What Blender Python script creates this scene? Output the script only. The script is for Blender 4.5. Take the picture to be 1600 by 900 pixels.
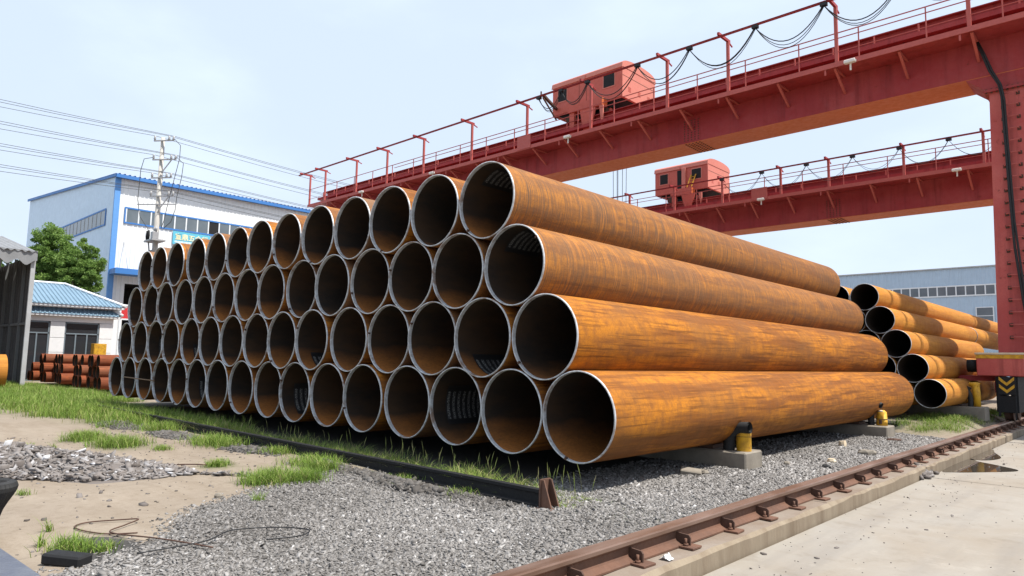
import bpy, math, random
import numpy as np
from mathutils import Vector, Matrix
for o in list(bpy.data.objects): bpy.data.objects.remove(o)
scene = bpy.context.scene
C = scene.collection
PI = math.pi
rad = math.radians

# ------------------------------------------------------------------ camera
cam = bpy.data.cameras.new('camera'); camo = bpy.data.objects.new('camera', cam); C.objects.link(camo)
yaw, pitch, roll = -0.7584, 0.1057, 0.0191
fw = Vector((math.sin(yaw)*math.cos(pitch), math.cos(yaw)*math.cos(pitch), math.sin(pitch)))
r0 = Vector((math.cos(yaw), -math.sin(yaw), 0)); u0 = r0.cross(fw)
rt = r0*math.cos(roll)+u0*math.sin(roll); upv = u0*math.cos(roll)-r0*math.sin(roll)
M = Matrix((rt, upv, -fw)).transposed().to_4x4(); M.translation = Vector((4.771, -6.123, 1.393))
camo.matrix_world = M
cam.sensor_width = 36; cam.lens = 36*1073.97/1600; cam.clip_start = 0.05; cam.clip_end = 3000
scene.camera = camo

# ------------------------------------------------------------------ sky, sun, exposure
SUN = Vector((0.46, 0.17, 1.0)).normalized()
elev = math.asin(SUN.z); azim = math.atan2(SUN.x, SUN.y)
world = bpy.data.worlds.new('World'); scene.world = world; world.use_nodes = True
nt = world.node_tree; nt.nodes.clear()
wo = nt.nodes.new('ShaderNodeOutputWorld'); bg = nt.nodes.new('ShaderNodeBackground')
sky = nt.nodes.new('ShaderNodeTexSky'); sky.sky_type = 'NISHITA'; sky.sun_disc = False
sky.sun_elevation = elev; sky.sun_rotation = azim; sky.altitude = 50
sky.air_density = 1.0; sky.dust_density = 2.5; sky.ozone_density = 1.0
tc = nt.nodes.new('ShaderNodeTexCoord')
mp = nt.nodes.new('ShaderNodeMapping'); mp.inputs['Scale'].default_value = (1.0, 1.0, 2.4)
nz = nt.nodes.new('ShaderNodeTexNoise'); nz.inputs['Scale'].default_value = 2.3; nz.inputs['Detail'].default_value = 7; nz.inputs['Roughness'].default_value = 0.5
nt.links.new(tc.outputs['Generated'], mp.inputs[0]); nt.links.new(mp.outputs[0], nz.inputs['Vector'])
cr = nt.nodes.new('ShaderNodeMapRange'); cr.interpolation_type = 'SMOOTHSTEP'
cr.inputs['From Min'].default_value = 0.46; cr.inputs['From Max'].default_value = 0.74
cr.inputs['To Min'].default_value = 0.80; cr.inputs['To Max'].default_value = 1.0
nt.links.new(nz.outputs['Fac'], cr.inputs['Value'])
mx = nt.nodes.new('ShaderNodeMix'); mx.data_type = 'RGBA'
nt.links.new(cr.outputs[0], mx.inputs[0]); nt.links.new(sky.outputs[0], mx.inputs[6])
mx.inputs[7].default_value = (6.8, 7.9, 9.5, 1)      # thin milky cloud veil over the whole sky
nt.links.new(mx.outputs[2], bg.inputs['Color']); bg.inputs['Strength'].default_value = 0.088
nt.links.new(bg.outputs[0], wo.inputs['Surface'])
sl = bpy.data.lights.new('sun', 'SUN'); sl.energy = 5.0; sl.angle = rad(0.53); sl.color = (1.0, 0.95, 0.87)
so = bpy.data.objects.new('sun', sl); C.objects.link(so); so.location = (0, 0, 60)
so.rotation_euler = SUN.to_track_quat('Z', 'Y').to_euler()
vs = scene.view_settings
vs.view_transform = 'Standard'; vs.look = 'None'; vs.gamma = 1; vs.exposure = 0.55; vs.use_curve_mapping = False

# ------------------------------------------------------------------ helpers
class MB:
    def __init__(s): s.v = []; s.f = []; s.s = []; s.m = []
    def add(s, vs, fs, smooth=False, mi=0):
        b = len(s.v); s.v += [tuple(x) for x in vs]; s.f += [tuple(b+i for i in f) for f in fs]
        s.s += [smooth]*len(fs); s.m += [mi]*len(fs); return s
    def box(s, x0, x1, y0, y1, z0, z1, mi=0):
        return s.add([(x0,y0,z0),(x1,y0,z0),(x1,y1,z0),(x0,y1,z0),(x0,y0,z1),(x1,y0,z1),(x1,y1,z1),(x0,y1,z1)],
                     [(0,3,2,1),(4,5,6,7),(0,1,5,4),(1,2,6,5),(2,3,7,6),(3,0,4,7)], False, mi)
    def bbox(s, x0, x1, y0, y1, z0, z1, b, mi=0):      # chamfered box
        V = []; 
        for sx in (0,1):
            for sy in (0,1):
                for sz in (0,1):
                    X = (x0,x1)[sx]; Y = (y0,y1)[sy]; Z = (z0,z1)[sz]; dx = b*(1-2*sx); dy = b*(1-2*sy); dz = b*(1-2*sz)
                    V += [(X,Y+dy,Z+dz),(X+dx,Y,Z+dz),(X+dx,Y+dy,Z)]
        from itertools import product
        idx = lambda a,b_,c,k: (a*4+b_*2+c)*3+k
        F = []
        for a in (0,1): F.append([idx(a,0,0,0),idx(a,1,0,0),idx(a,1,1,0),idx(a,0,1,0)])
        for a in (0,1): F.append([idx(0,a,0,1),idx(1,a,0,1),idx(1,a,1,1),idx(0,a,1,1)])
        for a in (0,1): F.append([idx(0,0,a,2),idx(1,0,a,2),idx(1,1,a,2),idx(0,1,a,2)])
        for a,c in product((0,1),(0,1)):
            F.append([idx(a,c,0,0),idx(a,c,1,0),idx(a,c,1,1),idx(a,c,0,1)])
            F.append([idx(a,0,c,0),idx(a,1,c,0),idx(a,1,c,2),idx(a,0,c,2)])
            F.append([idx(0,a,c,1),idx(1,a,c,1),idx(1,a,c,2),idx(0,a,c,2)])
        for a,c,d in product((0,1),(0,1),(0,1)): F.append([idx(a,c,d,0),idx(a,c,d,1),idx(a,c,d,2)])
        cen = Vector(((x0+x1)/2,(y0+y1)/2,(z0+z1)/2)); G = []
        for f in F:
            p = [Vector(V[i]) for i in f]; n = (p[1]-p[0]).cross(p[2]-p[0])
            G.append(f if n.dot(sum(p, Vector())/len(p)-cen) > 0 else f[::-1])
        return s.add(V, G, False, mi)
    def beam(s, a, b, w, h, up=(0,0,1), mi=0):          # square bar from a to b
        a = Vector(a); b = Vector(b); d = (b-a).normalized(); u = Vector(up)
        if abs(d.dot(u)) > 0.98: u = Vector((0,1,0))
        x = d.cross(u).normalized(); y = x.cross(d)
        V = []
        for p in (a,b):
            for sx,sy in ((-1,-1),(1,-1),(1,1),(-1,1)): V.append(p+x*(sx*w/2)+y*(sy*h/2))
        return s.add(V, [(0,1,2,3),(7,6,5,4),(0,4,5,1),(1,5,6,2),(2,6,7,3),(3,7,4,0)], False, mi)
    def tube(s, pts, r, n=8, cap=True, mi=0):
        pts = [Vector(p) for p in pts]; k = len(pts); rs = r if hasattr(r,'__len__') else [r]*k
        V = []; prev = None
        for i,p in enumerate(pts):
            d = (pts[min(i+1,k-1)]-pts[max(i-1,0)]).normalized()
            if prev is None:
                u = Vector((0,0,1)) if abs(d.z) < 0.9 else Vector((1,0,0)); x = d.cross(u).normalized()
            else: x = (prev-d*prev.dot(d)).normalized()
            y = d.cross(x); prev = x
            for j in range(n):
                a = 2*PI*j/n; V.append(p+(x*math.cos(a)+y*math.sin(a))*rs[i])
        F = []
        for i in range(k-1):
            for j in range(n): F.append((i*n+j, i*n+(j+1)%n, (i+1)*n+(j+1)%n, (i+1)*n+j))
        s.add(V, F, True, mi)
        if cap:
            b = len(s.v)-len(V)
            s.f += [tuple(b+j for j in range(n))[::-1], tuple(b+(k-1)*n+j for j in range(n))]; s.s += [False]*2; s.m += [mi]*2
        return s
    def prism(s, poly, axis, a0, a1, mi=0):             # polygon (2D) extruded along an axis
        n = len(poly)
        def P(p, a):
            return (a,p[0],p[1]) if axis == 'x' else ((p[0],a,p[1]) if axis == 'y' else (p[0],p[1],a))
        V = [P(p,a0) for p in poly]+[P(p,a1) for p in poly]
        F = [tuple(range(n))[::-1], tuple(range(n,2*n))]+[(i,(i+1)%n,n+(i+1)%n,n+i) for i in range(n)]
        return s.add(V, F, False, mi)
    def mesh(s, name, mats):
        me = bpy.data.meshes.new(name); me.from_pydata(s.v, [], s.f)
        for m in (mats if isinstance(mats,(list,tuple)) else [mats]): me.materials.append(m)
        me.polygons.foreach_set('use_smooth', s.s); me.polygons.foreach_set('material_index', s.m)
        import bmesh
        bm = bmesh.new(); bm.from_mesh(me); bmesh.ops.recalc_face_normals(bm, faces=bm.faces); bm.to_mesh(me); bm.free()
        me.update(); return me
    def build(s, name, mats, parent=None):
        return link(name, s.mesh(name, mats), parent)
def link(name, data, parent=None, loc=None):
    o = bpy.data.objects.new(name, data); C.objects.link(o)
    if parent: o.parent = parent
    if loc: o.location = loc
    return o
def tag(o, label, cat, group=None):
    o['label'] = label; o['category'] = cat
    if group: o['group'] = group
    return o
def kind(o, k): o['kind'] = k; return o
def thing(name, label, cat, loc=(0,0,0), group=None):
    return tag(link(name, None, None, loc), label, cat, group)
def loc_build(mb, name, mats, parent):                  # vertices given in world space, parent an Empty with a location
    l = parent.location; mb.v = [(a-l.x, b-l.y, c-l.z) for a,b,c in mb.v]
    return mb.build(name, mats, parent)

# ------------------------------------------------------------------ materials
class NT:
    def __init__(s, name):
        s.m = bpy.data.materials.new(name); s.m.use_nodes = True; s.t = s.m.node_tree
        s.b = s.t.nodes['Principled BSDF']
    def n(s, typ, **kw):
        nd = s.t.nodes.new(typ)
        for k,v in kw.items():
            if k.startswith('i_'): nd.inputs[k[2:].replace('_',' ')].default_value = v
            else: setattr(nd, k, v)
        return nd
    def l(s, a, b): s.t.links.new(a, b)
    def coord(s, scale=(1,1,1), kindc='Object', rnd=0.0):
        c = s.n('ShaderNodeTexCoord'); m = s.n('ShaderNodeMapping'); m.inputs['Scale'].default_value = scale
        s.l(c.outputs[kindc], m.inputs['Vector'])
        if rnd:
            oi = s.n('ShaderNodeObjectInfo'); mm = s.n('ShaderNodeMath', operation='MULTIPLY'); mm.inputs[1].default_value = rnd
            s.l(oi.outputs['Random'], mm.inputs[0]); cx = s.n('ShaderNodeCombineXYZ')
            for i in range(3): s.l(mm.outputs[0], cx.inputs[i])
            s.l(cx.outputs[0], m.inputs['Location'])
        return m.outputs[0]
    def noise(s, vec, scale, detail=5, rough=0.55, dist=0):
        k = s.n('ShaderNodeTexNoise', i_Scale=scale, i_Detail=detail, i_Roughness=rough, i_Distortion=dist); s.l(vec, k.inputs['Vector']); return k.outputs['Fac']
    def ramp(s, fac, stops):
        r = s.n('ShaderNodeValToRGB'); e = r.color_ramp.elements
        while len(e) < len(stops): e.new(0.5)
        for x,(p,c) in zip(e, stops): x.position = p; x.color = (*c,1) if len(c) == 3 else c
        s.l(fac, r.inputs[0]); return r.outputs[0]
    def mapr(s, v, a, b, c=0.0, d=1.0):
        r = s.n('ShaderNodeMapRange'); r.inputs[1].default_value = a; r.inputs[2].default_value = b; r.inputs[3].default_value = c; r.inputs[4].default_value = d
        s.l(v, r.inputs[0]); return r.outputs[0]
    def mix(s, f, a, b, mode='MIX'):
        m = s.n('ShaderNodeMix', data_type='RGBA', blend_type=mode)
        for sock,v in ((m.inputs[0],f),(m.inputs[6],a),(m.inputs[7],b)):
            if hasattr(v,'is_output'): s.l(v, sock)
            elif isinstance(v,(tuple,list)): sock.default_value = (*v,1) if len(v) == 3 else v
            else: sock.default_value = v
        return m.outputs[2]
    def math(s, op, a, b):
        m = s.n('ShaderNodeMath', operation=op)
        for i,v in enumerate((a,b)):
            if hasattr(v,'is_output'): s.l(v, m.inputs[i])
            else: m.inputs[i].default_value = v
        return m.outputs[0]
    def bump(s, h, strength=0.3, dist=0.01):
        b = s.n('ShaderNodeBump', i_Strength=strength, i_Distance=dist); s.l(h, b.inputs['Height']); s.l(b.outputs[0], s.b.inputs['Normal'])
    def out(s, col=None, rough=None, metal=0.0, spec=0.5):
        for sock,v in (('Base Color',col),('Roughness',rough)):
            if v is None: continue
            if hasattr(v,'is_output'): s.l(v, s.b.inputs[sock])
            else: s.b.inputs[sock].default_value = (*v,1) if isinstance(v,(tuple,list)) else v
        s.b.inputs['Metallic'].default_value = metal; s.b.inputs['Specular IOR Level'].default_value = spec
        return s.m
def worn(name, col, dark, rough=0.6, scale=1.5, amount=0.5, bump=0.15, kindc='Object', spec=0.4, stretch=(1,1,1)):
    k = NT(name); v = k.coord(stretch, kindc, 7.0); a = k.noise(v, scale, 7, 0.62); b = k.noise(v, scale*9, 4, 0.6)
    f = k.mapr(a, 0.42, 0.68, 0, amount); c = k.mix(f, col, dark)
    c = k.mix(k.mapr(b, 0.3, 0.75, 0, 0.35), c, tuple(x*0.72 for x in col))
    k.bump(b, bump, 0.006); return k.out(c, k.mapr(b, 0.3, 0.7, rough-0.1, min(1, rough+0.15)), 0, spec)
def flat(name, col, rough=0.6, metal=0.0, spec=0.4):
    return worn(name, col, tuple(x*0.7 for x in col), rough, 3.0, 0.4, 0.05, spec=spec) if metal == 0 else NT(name).out(col, rough, metal, spec)

def mat_pipe(name, orange, brown, scale_c, ring0, rough=0.72, wear=1.0):
    k = NT(name)
    v = k.coord((1,1,1), 'Object', 37.0)
    vl = k.coord((5.0,0.35,5.0), 'Object', 37.0)        # stretched along the pipe
    vr = k.coord((1.8,62.0,1.8), 'Object', 37.0)        # thin rings round the pipe
    vr2 = k.coord((1.6,9.0,1.6), 'Object', 37.0)
    big = k.noise(v, 0.9, 6, 0.6); lng = k.noise(vl, 1.0, 7, 0.62); ring = k.noise(vr, 1.0, 3, 0.6, 0.3); ring2 = k.noise(vr2, 1.0, 5, 0.65, 0.2)
    fine = k.noise(v, 55, 4, 0.7); mid = k.noise(v, 6, 6, 0.65)
    at = k.n('ShaderNodeAttribute', attribute_type='OBJECT', attribute_name='ring')
    ringamt = k.math('ADD', at.outputs['Fac'], ring0)
    hue = k.n('ShaderNodeAttribute', attribute_type='OBJECT', attribute_name='dull')
    vs_ = k.coord((26.0,0.9,26.0), 'Object', 37.0); scr = k.noise(vs_, 1.0, 5, 0.65)      # fine scores along the pipe
    patch = k.noise(k.coord((4.2,0.42,4.2), 'Object', 61.0), 1.2, 7, 0.68, 0.4)
    fl = k.math('SUBTRACT', 1.0, k.math('MINIMUM', ringamt, 1.0))
    c = k.mix(k.mapr(lng, 0.42, 0.57), orange, brown)
    c = k.mix(k.mapr(patch, 0.52, 0.60, 0, 0.75), c, tuple(min(1, x*1.18) for x in orange[:2])+(orange[2]*1.0,))
    c = k.mix(k.mapr(mid, 0.44, 0.66, 0, 0.7*wear), c, tuple(x*0.8+0.015 for x in brown))
    c = k.mix(k.math('MULTIPLY', k.mapr(scr, 0.50, 0.62), k.math('MULTIPLY', fl, 0.8*wear)), c, tuple(x*0.55 for x in brown))
    c = k.mix(k.math('MULTIPLY', k.mapr(big, 0.50, 0.64), 0.55), c, scale_c)
    c = k.mix(k.math('MULTIPLY', k.mapr(ring, 0.46, 0.55), k.math('MULTIPLY', ringamt, k.mapr(ring2, 0.28, 0.56, 0.15, 1.0))), c, (0.105,0.058,0.034))
    c = k.mix(k.math('MULTIPLY', k.mapr(ring, 0.56, 0.50, 0, 1), k.math('MULTIPLY', ringamt, k.mapr(ring2, 0.50, 0.62, 0, 0.55))), c, (0.55,0.20,0.03))
    c = k.mix(hue.outputs['Fac'], c, (0.22,0.145,0.095))
    c = k.mix(k.mapr(fine, 0.45, 0.72, 0, 0.45*wear), c, (0.12,0.045,0.012))
    k.bump(k.math('ADD', fine, k.math('MULTIPLY', ring, 0.6)), 0.22, 0.004)
    return k.out(c, k.mapr(mid, 0.3, 0.7, rough-0.08, rough+0.16), 0, 0.16)
M_pipe = mat_pipe('rusted_steel', (0.44,0.160,0.014), (0.225,0.076,0.013), (0.18,0.078,0.026), 0.03)
M_pipe2 = mat_pipe('thin_rust', (0.47,0.205,0.034), (0.41,0.165,0.028), (0.36,0.135,0.025), 0.0, 0.7, 0.35)
M_pipe3 = mat_pipe('red_rust', (0.235,0.062,0.025), (0.17,0.045,0.02), (0.15,0.045,0.022), 0.0, 0.8)
def mat_inner(name, a, b, lit_rust_c):
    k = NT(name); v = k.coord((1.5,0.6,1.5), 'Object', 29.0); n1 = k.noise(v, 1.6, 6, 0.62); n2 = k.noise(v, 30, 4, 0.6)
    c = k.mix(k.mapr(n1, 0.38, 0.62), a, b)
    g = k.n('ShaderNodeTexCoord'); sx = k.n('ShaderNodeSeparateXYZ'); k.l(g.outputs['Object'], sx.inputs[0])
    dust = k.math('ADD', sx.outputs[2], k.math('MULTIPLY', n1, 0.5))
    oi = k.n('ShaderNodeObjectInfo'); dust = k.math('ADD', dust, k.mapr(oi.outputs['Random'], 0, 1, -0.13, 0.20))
    c = k.mix(k.mapr(dust, 0.06, -0.26, 0, 0.95), c, lit_rust_c)    # indirect light along the bore bottom painted in as rust colour, over loose rust
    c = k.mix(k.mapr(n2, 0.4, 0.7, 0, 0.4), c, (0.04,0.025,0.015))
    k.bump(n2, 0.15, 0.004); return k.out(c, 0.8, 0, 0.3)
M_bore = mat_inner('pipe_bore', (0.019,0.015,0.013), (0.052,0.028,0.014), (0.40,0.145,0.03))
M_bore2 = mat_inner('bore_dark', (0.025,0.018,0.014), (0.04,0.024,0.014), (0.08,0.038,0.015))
k = NT('bare_steel'); v = k.coord((1,1,1),'Object',5.0); a = k.noise(v, 14, 5, 0.6)
r_ = k.noise(k.coord((1,1,1),'Object',23.0), 3.2, 6, 0.65)
M_rim = k.out(k.mix(k.mapr(r_,0.54,0.66,0,0.8), k.mix(k.mapr(a,0.35,0.7), (0.58,0.60,0.63), (0.34,0.33,0.32)), (0.20,0.11,0.06)), 0.5, 0.2, 0.5)
# stencilled print inside the pipes
k = NT('stencil_print'); tcn = k.n('ShaderNodeTexCoord'); sx = k.n('ShaderNodeSeparateXYZ'); k.l(tcn.outputs['UV'], sx.inputs[0])
rows = k.math('FRACT', k.math('MULTIPLY', sx.outputs[1], 7.0), 0.0); rowm = k.math('MULTIPLY', k.math('GREATER_THAN', rows, 0.28), k.math('LESS_THAN', rows, 0.78))
mp_ = k.n('ShaderNodeMapping'); mp_.inputs['Scale'].default_value = (70,24,1); k.l(tcn.outputs['UV'], mp_.inputs[0])
nn = k.noise(mp_.outputs[0], 1.0, 2, 0.5); mark = k.math('MULTIPLY', rowm, k.math('GREATER_THAN', nn, 0.50))
marg = k.math('MULTIPLY', k.math('GREATER_THAN', sx.outputs[0], 0.16), k.math('LESS_THAN', sx.outputs[0], 0.86))
M_print = k.out(k.mix(k.math('MULTIPLY', mark, marg), (0.012,0.012,0.013), (0.24,0.24,0.235)), 0.6)
M_black = flat('black_steel', (0.016,0.016,0.017), 0.72, spec=0.25)
M_rubber = worn('black_rubber', (0.02,0.02,0.021), (0.05,0.048,0.045), 0.75, 4, 0.5)
M_railrust = worn('rail_rust', (0.142,0.069,0.043), (0.075,0.04,0.028), 0.75, 3, 0.85, 0.3)
M_raildark = worn('clip_rust', (0.075,0.04,0.028), (0.12,0.06,0.04), 0.8, 8, 0.6, 0.3)
k = NT('rail_head'); v = k.coord((1,0.2,1)); a = k.noise(v, 5, 5, 0.6)
M_railhead = k.out(k.mix(k.mapr(a,0.35,0.65), (0.23,0.155,0.125), (0.13,0.072,0.048)), 0.42, 0.3, 0.5)
def concrete(name, col, stain, sc=1.2, amt=0.6, stretch=(1,1,1)):
    k = NT(name); v = k.coord(stretch); a = k.noise(v, sc, 8, 0.65); b = k.noise(v, sc*14, 6, 0.7); d = k.noise(v, sc*90, 3, 0.6)
    c = k.mix(k.mapr(a,0.38,0.7,0,amt), col, stain); c = k.mix(k.mapr(b,0.45,0.75,0,0.35), c, tuple(x*0.6 for x in col)); c = k.mix(k.mapr(d,0.55,0.8,0,0.3), c, tuple(min(1,x*1.3) for x in col))
    k.bump(k.math('ADD', b, k.math('MULTIPLY', d, 0.4)), 0.3, 0.006); return k.out(c, 0.85, 0, 0.3)
k = NT('yard_concrete'); v = k.coord((1,1,1),'Generated'); v = k.coord(); g_ = k.n('ShaderNodeNewGeometry'); v = g_.outputs['Position']
a = k.noise(v, 0.35, 8, 0.65, 0.6); b = k.noise(v, 3.2, 8, 0.7); d = k.noise(v, 40, 4, 0.65); mpz = k.n('ShaderNodeMapping'); mpz.inputs['Scale'].default_value = (2.2,0.25,1); k.l(v, mpz.inputs[0]); e_ = k.noise(mpz.outputs[0], 1.0, 6, 0.6)
c = k.mix(k.mapr(a,0.38,0.66), (0.275,0.253,0.222), (0.235,0.198,0.155)); c = k.mix(k.mapr(e_,0.52,0.70,0,0.45), c, (0.1848,0.168,0.1512)); c = k.mix(k.mapr(b,0.54,0.74,0,0.55), c, (0.168,0.1386,0.105))
c = k.mix(k.mapr(b,0.44,0.30,0,0.4), c, (0.3528,0.3234,0.2814)); c = k.mix(k.mapr(d,0.6,0.78,0,0.45), c, (0.17,0.15,0.13))
k.bump(k.math('ADD', b, k.math('MULTIPLY', d, 0.35)), 0.25, 0.006); M_slab = k.out(c, 0.85, 0, 0.3)
M_strip = concrete('strip_concrete', (0.2322,0.1935,0.1591), (0.1548,0.1032,0.0688), 1.6, 0.8)
M_stripface = concrete('strip_face', (0.2494,0.2021,0.1462), (0.1204,0.0817,0.0516), 2.2, 0.8, (1,1.6,0.25))
M_block = concrete('block_concrete', (0.25,0.22,0.18), (0.13,0.112,0.092), 2.5, 0.8)
def paint(name, col, fade, rust, amt):
    k = NT(name); v = k.coord(); a = k.noise(v, 0.5, 7, 0.62); st = k.noise(k.coord((2.2,2.2,0.16)), 1.6, 6, 0.65); sp = k.noise(v, 5.5, 7, 0.7); fi = k.noise(v, 26, 4, 0.6)
    c = k.mix(k.mapr(a,0.40,0.64), col, fade); c = k.mix(k.mapr(st,0.50,0.70,0,amt), c, tuple(x*0.55 for x in col)); c = k.mix(k.mapr(sp,0.62,0.72,0,amt), c, rust)
    c = k.mix(k.mapr(fi,0.4,0.7,0,0.22), c, tuple(x*0.6 for x in col)); k.bump(fi,0.06,0.004); return k.out(c, k.mapr(sp,0.3,0.7,0.45,0.8), 0, 0.35)
M_red = paint('crane_red', (0.301,0.0292,0.0327), (0.344,0.0516,0.0499), (0.10,0.032,0.022), 0.65)
M_redleg = paint('crane_leg_red', (0.42,0.070,0.062), (0.50,0.115,0.095), (0.10,0.035,0.025), 0.75)
M_redlight = worn('crane_pale_red', (0.4472,0.0989,0.0817), (0.344,0.0645,0.0559), 0.55, 1.5, 0.5, 0.06)
M_orange = worn('crane_orange', (0.52,0.125,0.035), (0.44,0.10,0.035), 0.6, 0.7, 0.6, 0.05)  # orange of the girder underside and trolley frame end
M_salmon = worn('trolley_salmon', (0.58,0.195,0.145), (0.50,0.15,0.11), 0.6, 0.8, 0.5, 0.05)
M_salmond = worn('trolley_red', (0.52,0.115,0.08), (0.42,0.085,0.062), 0.6, 0.9, 0.5, 0.05)
M_yellow = worn('yellow_paint', (0.62,0.34,0.018), (0.20,0.075,0.02), 0.6, 9, 0.75, 0.15)
M_cream = worn('faded_cap', (0.60,0.52,0.38), (0.45,0.25,0.12), 0.6, 4, 0.6)
M_cable = flat('cable_black', (0.015,0.015,0.017), 0.6)
M_wire = flat('wire_grey', (0.05,0.05,0.052), 0.6)
M_lamp = flat('lamp_white', (0.72,0.70,0.66), 0.4)
M_dark = flat('dark_opening', (0.012,0.012,0.013), 0.8)
M_white = worn('white_wall', (0.80,0.81,0.82), (0.70,0.71,0.72), 0.6, 0.3, 0.4, 0.03)
M_whitepanel = worn('white_panel', (0.72,0.73,0.74), (0.62,0.63,0.64), 0.6, 0.8, 0.4, 0.03)
M_bluegrey = worn('pale_blue_cladding', (0.42,0.53,0.65), (0.37,0.48,0.60), 0.55, 0.3, 0.4, 0.03)
M_gable = worn('gable_shade_blue', (0.62,0.76,0.91), (0.56,0.70,0.85), 0.55, 0.3, 0.4, 0.03)  # white gable with its bluish shade painted into the colour
M_trim = worn('light_blue_trim', (0.12,0.31,0.66), (0.10,0.27,0.60), 0.5, 0.6, 0.4, 0.05)
M_blue = worn('blue_trim', (0.05,0.19,0.50), (0.04,0.15,0.42), 0.5, 0.6, 0.4, 0.05)
M_blueroof = worn('blue_tile', (0.17,0.265,0.35), (0.13,0.21,0.28), 0.5, 1.0, 0.6, 0.1)
M_greymetal = worn('grey_sheet', (0.11,0.115,0.12), (0.12,0.115,0.11), 0.6, 2, 0.7, 0.1)
M_shedroof = worn('shed_roof_sheet', (0.23,0.235,0.245), (0.15,0.15,0.15), 0.6, 2, 0.6, 0.1)
M_shedwall = worn('shaded_shed_sheet', (0.028,0.028,0.03), (0.06,0.056,0.052), 0.6, 2, 0.7, 0.1)  # dark tone paints in the shade under the shed roof
M_palegrey = worn('pale_sheet', (0.40,0.41,0.42), (0.30,0.30,0.30), 0.6, 2, 0.6, 0.1)
M_framegrey = flat('frame_grey', (0.16,0.20,0.23), 0.5)
M_framewhite = flat('frame_white', (0.74,0.77,0.80), 0.5)
k = NT('window_glass'); v = k.coord((1,1,1),'Object',9.0); a = k.noise(v, 0.7, 3, 0.5)
M_glass = k.out(k.mix(k.mapr(a,0.35,0.65), (0.10,0.125,0.145), (0.14,0.165,0.185)), 0.16, 0, 0.7)
M_glassdark = NT('dark_glass').out((0.025,0.03,0.036), 0.08, 0, 0.7)
M_signblue = flat('sign_blue', (0.12,0.47,0.62), 0.5)
M_signtext = flat('sign_cream', (0.80,0.76,0.50), 0.5)
M_signwhite = flat('sign_white', (0.75,0.85,0.86), 0.5)
M_pole = concrete('pole_concrete', (0.46,0.44,0.41), (0.36,0.34,0.31), 1.5, 0.6)
M_insul = flat('insulator', (0.34,0.34,0.35), 0.4)
M_wood = worn('weathered_wood', (0.20,0.13,0.08), (0.11,0.08,0.06), 0.8, 5, 0.6)
M_banner = flat('banner_red', (0.55,0.03,0.035), 0.6)
k = NT('puddle_water'); M_water = k.out((0.055,0.045,0.035), 0.02, 0, 0.5); k.b.inputs['IOR'].default_value = 1.45

# ground with gravel, ash, earth and painted-in stack shade read from area attributes
k = NT('yard_ground'); v = k.coord()
n1 = k.noise(v, 0.6, 8, 0.65); n2 = k.noise(v, 9, 7, 0.7); n3 = k.noise(v, 70, 4, 0.65)
vst = k.coord((0.5,3.0,1)); n4 = k.noise(vst, 1.2, 6, 0.6)
earth = k.mix(k.mapr(n1,0.36,0.66), (0.275,0.23,0.182), (0.215,0.176,0.138))
earth = k.mix(k.mapr(n4,0.45,0.7,0,0.5), earth, (0.1848,0.1452,0.1056))
earth = k.mix(k.mapr(n2,0.5,0.78,0,0.7), earth, (0.15,0.115,0.08)); earth = k.mix(k.mapr(n3,0.58,0.75,0,0.6), earth, (0.15,0.115,0.085))
vo = k.n('ShaderNodeTexVoronoi', i_Scale=60.0); k.l(v, vo.inputs['Vector'])
hsv = k.n('ShaderNodeSeparateColor'); k.l(vo.outputs['Color'], hsv.inputs[0])
grav = k.ramp(hsv.outputs[0], [(0.0,(0.09,0.085,0.08)),(0.5,(0.19,0.18,0.172)),(1.0,(0.32,0.31,0.30))])
grav = k.mix(k.mapr(vo.outputs['Distance'],0.2,0.75), grav, (0.09,0.084,0.078))
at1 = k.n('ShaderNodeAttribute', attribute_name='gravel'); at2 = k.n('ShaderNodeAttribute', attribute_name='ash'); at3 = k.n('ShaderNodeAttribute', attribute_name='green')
gm = k.mapr(k.math('ADD', at1.outputs['Fac'], k.math('MULTIPLY', k.math('SUBTRACT', n2, 0.5), 0.9)), 0.42, 0.58)
c = k.mix(gm, earth, grav)
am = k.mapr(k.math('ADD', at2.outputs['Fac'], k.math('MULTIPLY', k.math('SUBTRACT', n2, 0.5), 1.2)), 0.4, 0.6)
c = k.mix(am, c, (0.055,0.052,0.05))  # ash patches, plus painted shade under the tall stack
c = k.mix(k.math('MULTIPLY', at3.outputs['Fac'], k.mapr(n2,0.35,0.6,0.3,0.95)), c, (0.085,0.10,0.035))
hgt = k.math('ADD', k.math('MULTIPLY', n2, 0.8), k.math('MULTIPLY', n3, 0.5))
k.bump(hgt, 0.5, 0.015); M_ground = k.out(c, 0.95, 0, 0.2)
M_farground = concrete('far_ground', (0.30,0.26,0.19), (0.20,0.20,0.10), 0.05, 0.8)
def attrmat(name, stops, rough=0.85, transl=None):
    k = NT(name); a = k.n('ShaderNodeAttribute', attribute_name='shade'); c = k.ramp(a.outputs['Fac'], stops)
    m = k.out(c, rough, 0, 0.3)
    if transl:
        tr = k.n('ShaderNodeBsdfTranslucent'); k.l(c, tr.inputs['Color']); ms = k.n('ShaderNodeMixShader'); ms.inputs[0].default_value = transl
        k.l(k.b.outputs[0], ms.inputs[1]); k.l(tr.outputs[0], ms.inputs[2]); k.l(ms.outputs[0], k.t.nodes['Material Output'].inputs['Surface'])
    return m
M_stone = attrmat('crushed_stone', [(0,(0.075,0.068,0.062)),(0.4,(0.178,0.167,0.158)),(0.75,(0.275,0.262,0.252)),(1,(0.47,0.455,0.445))])
M_chip = attrmat('stone_chips', [(0,(0.09,0.075,0.066)),(0.4,(0.17,0.15,0.14)),(0.8,(0.25,0.235,0.23)),(1,(0.50,0.50,0.52))])
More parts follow.
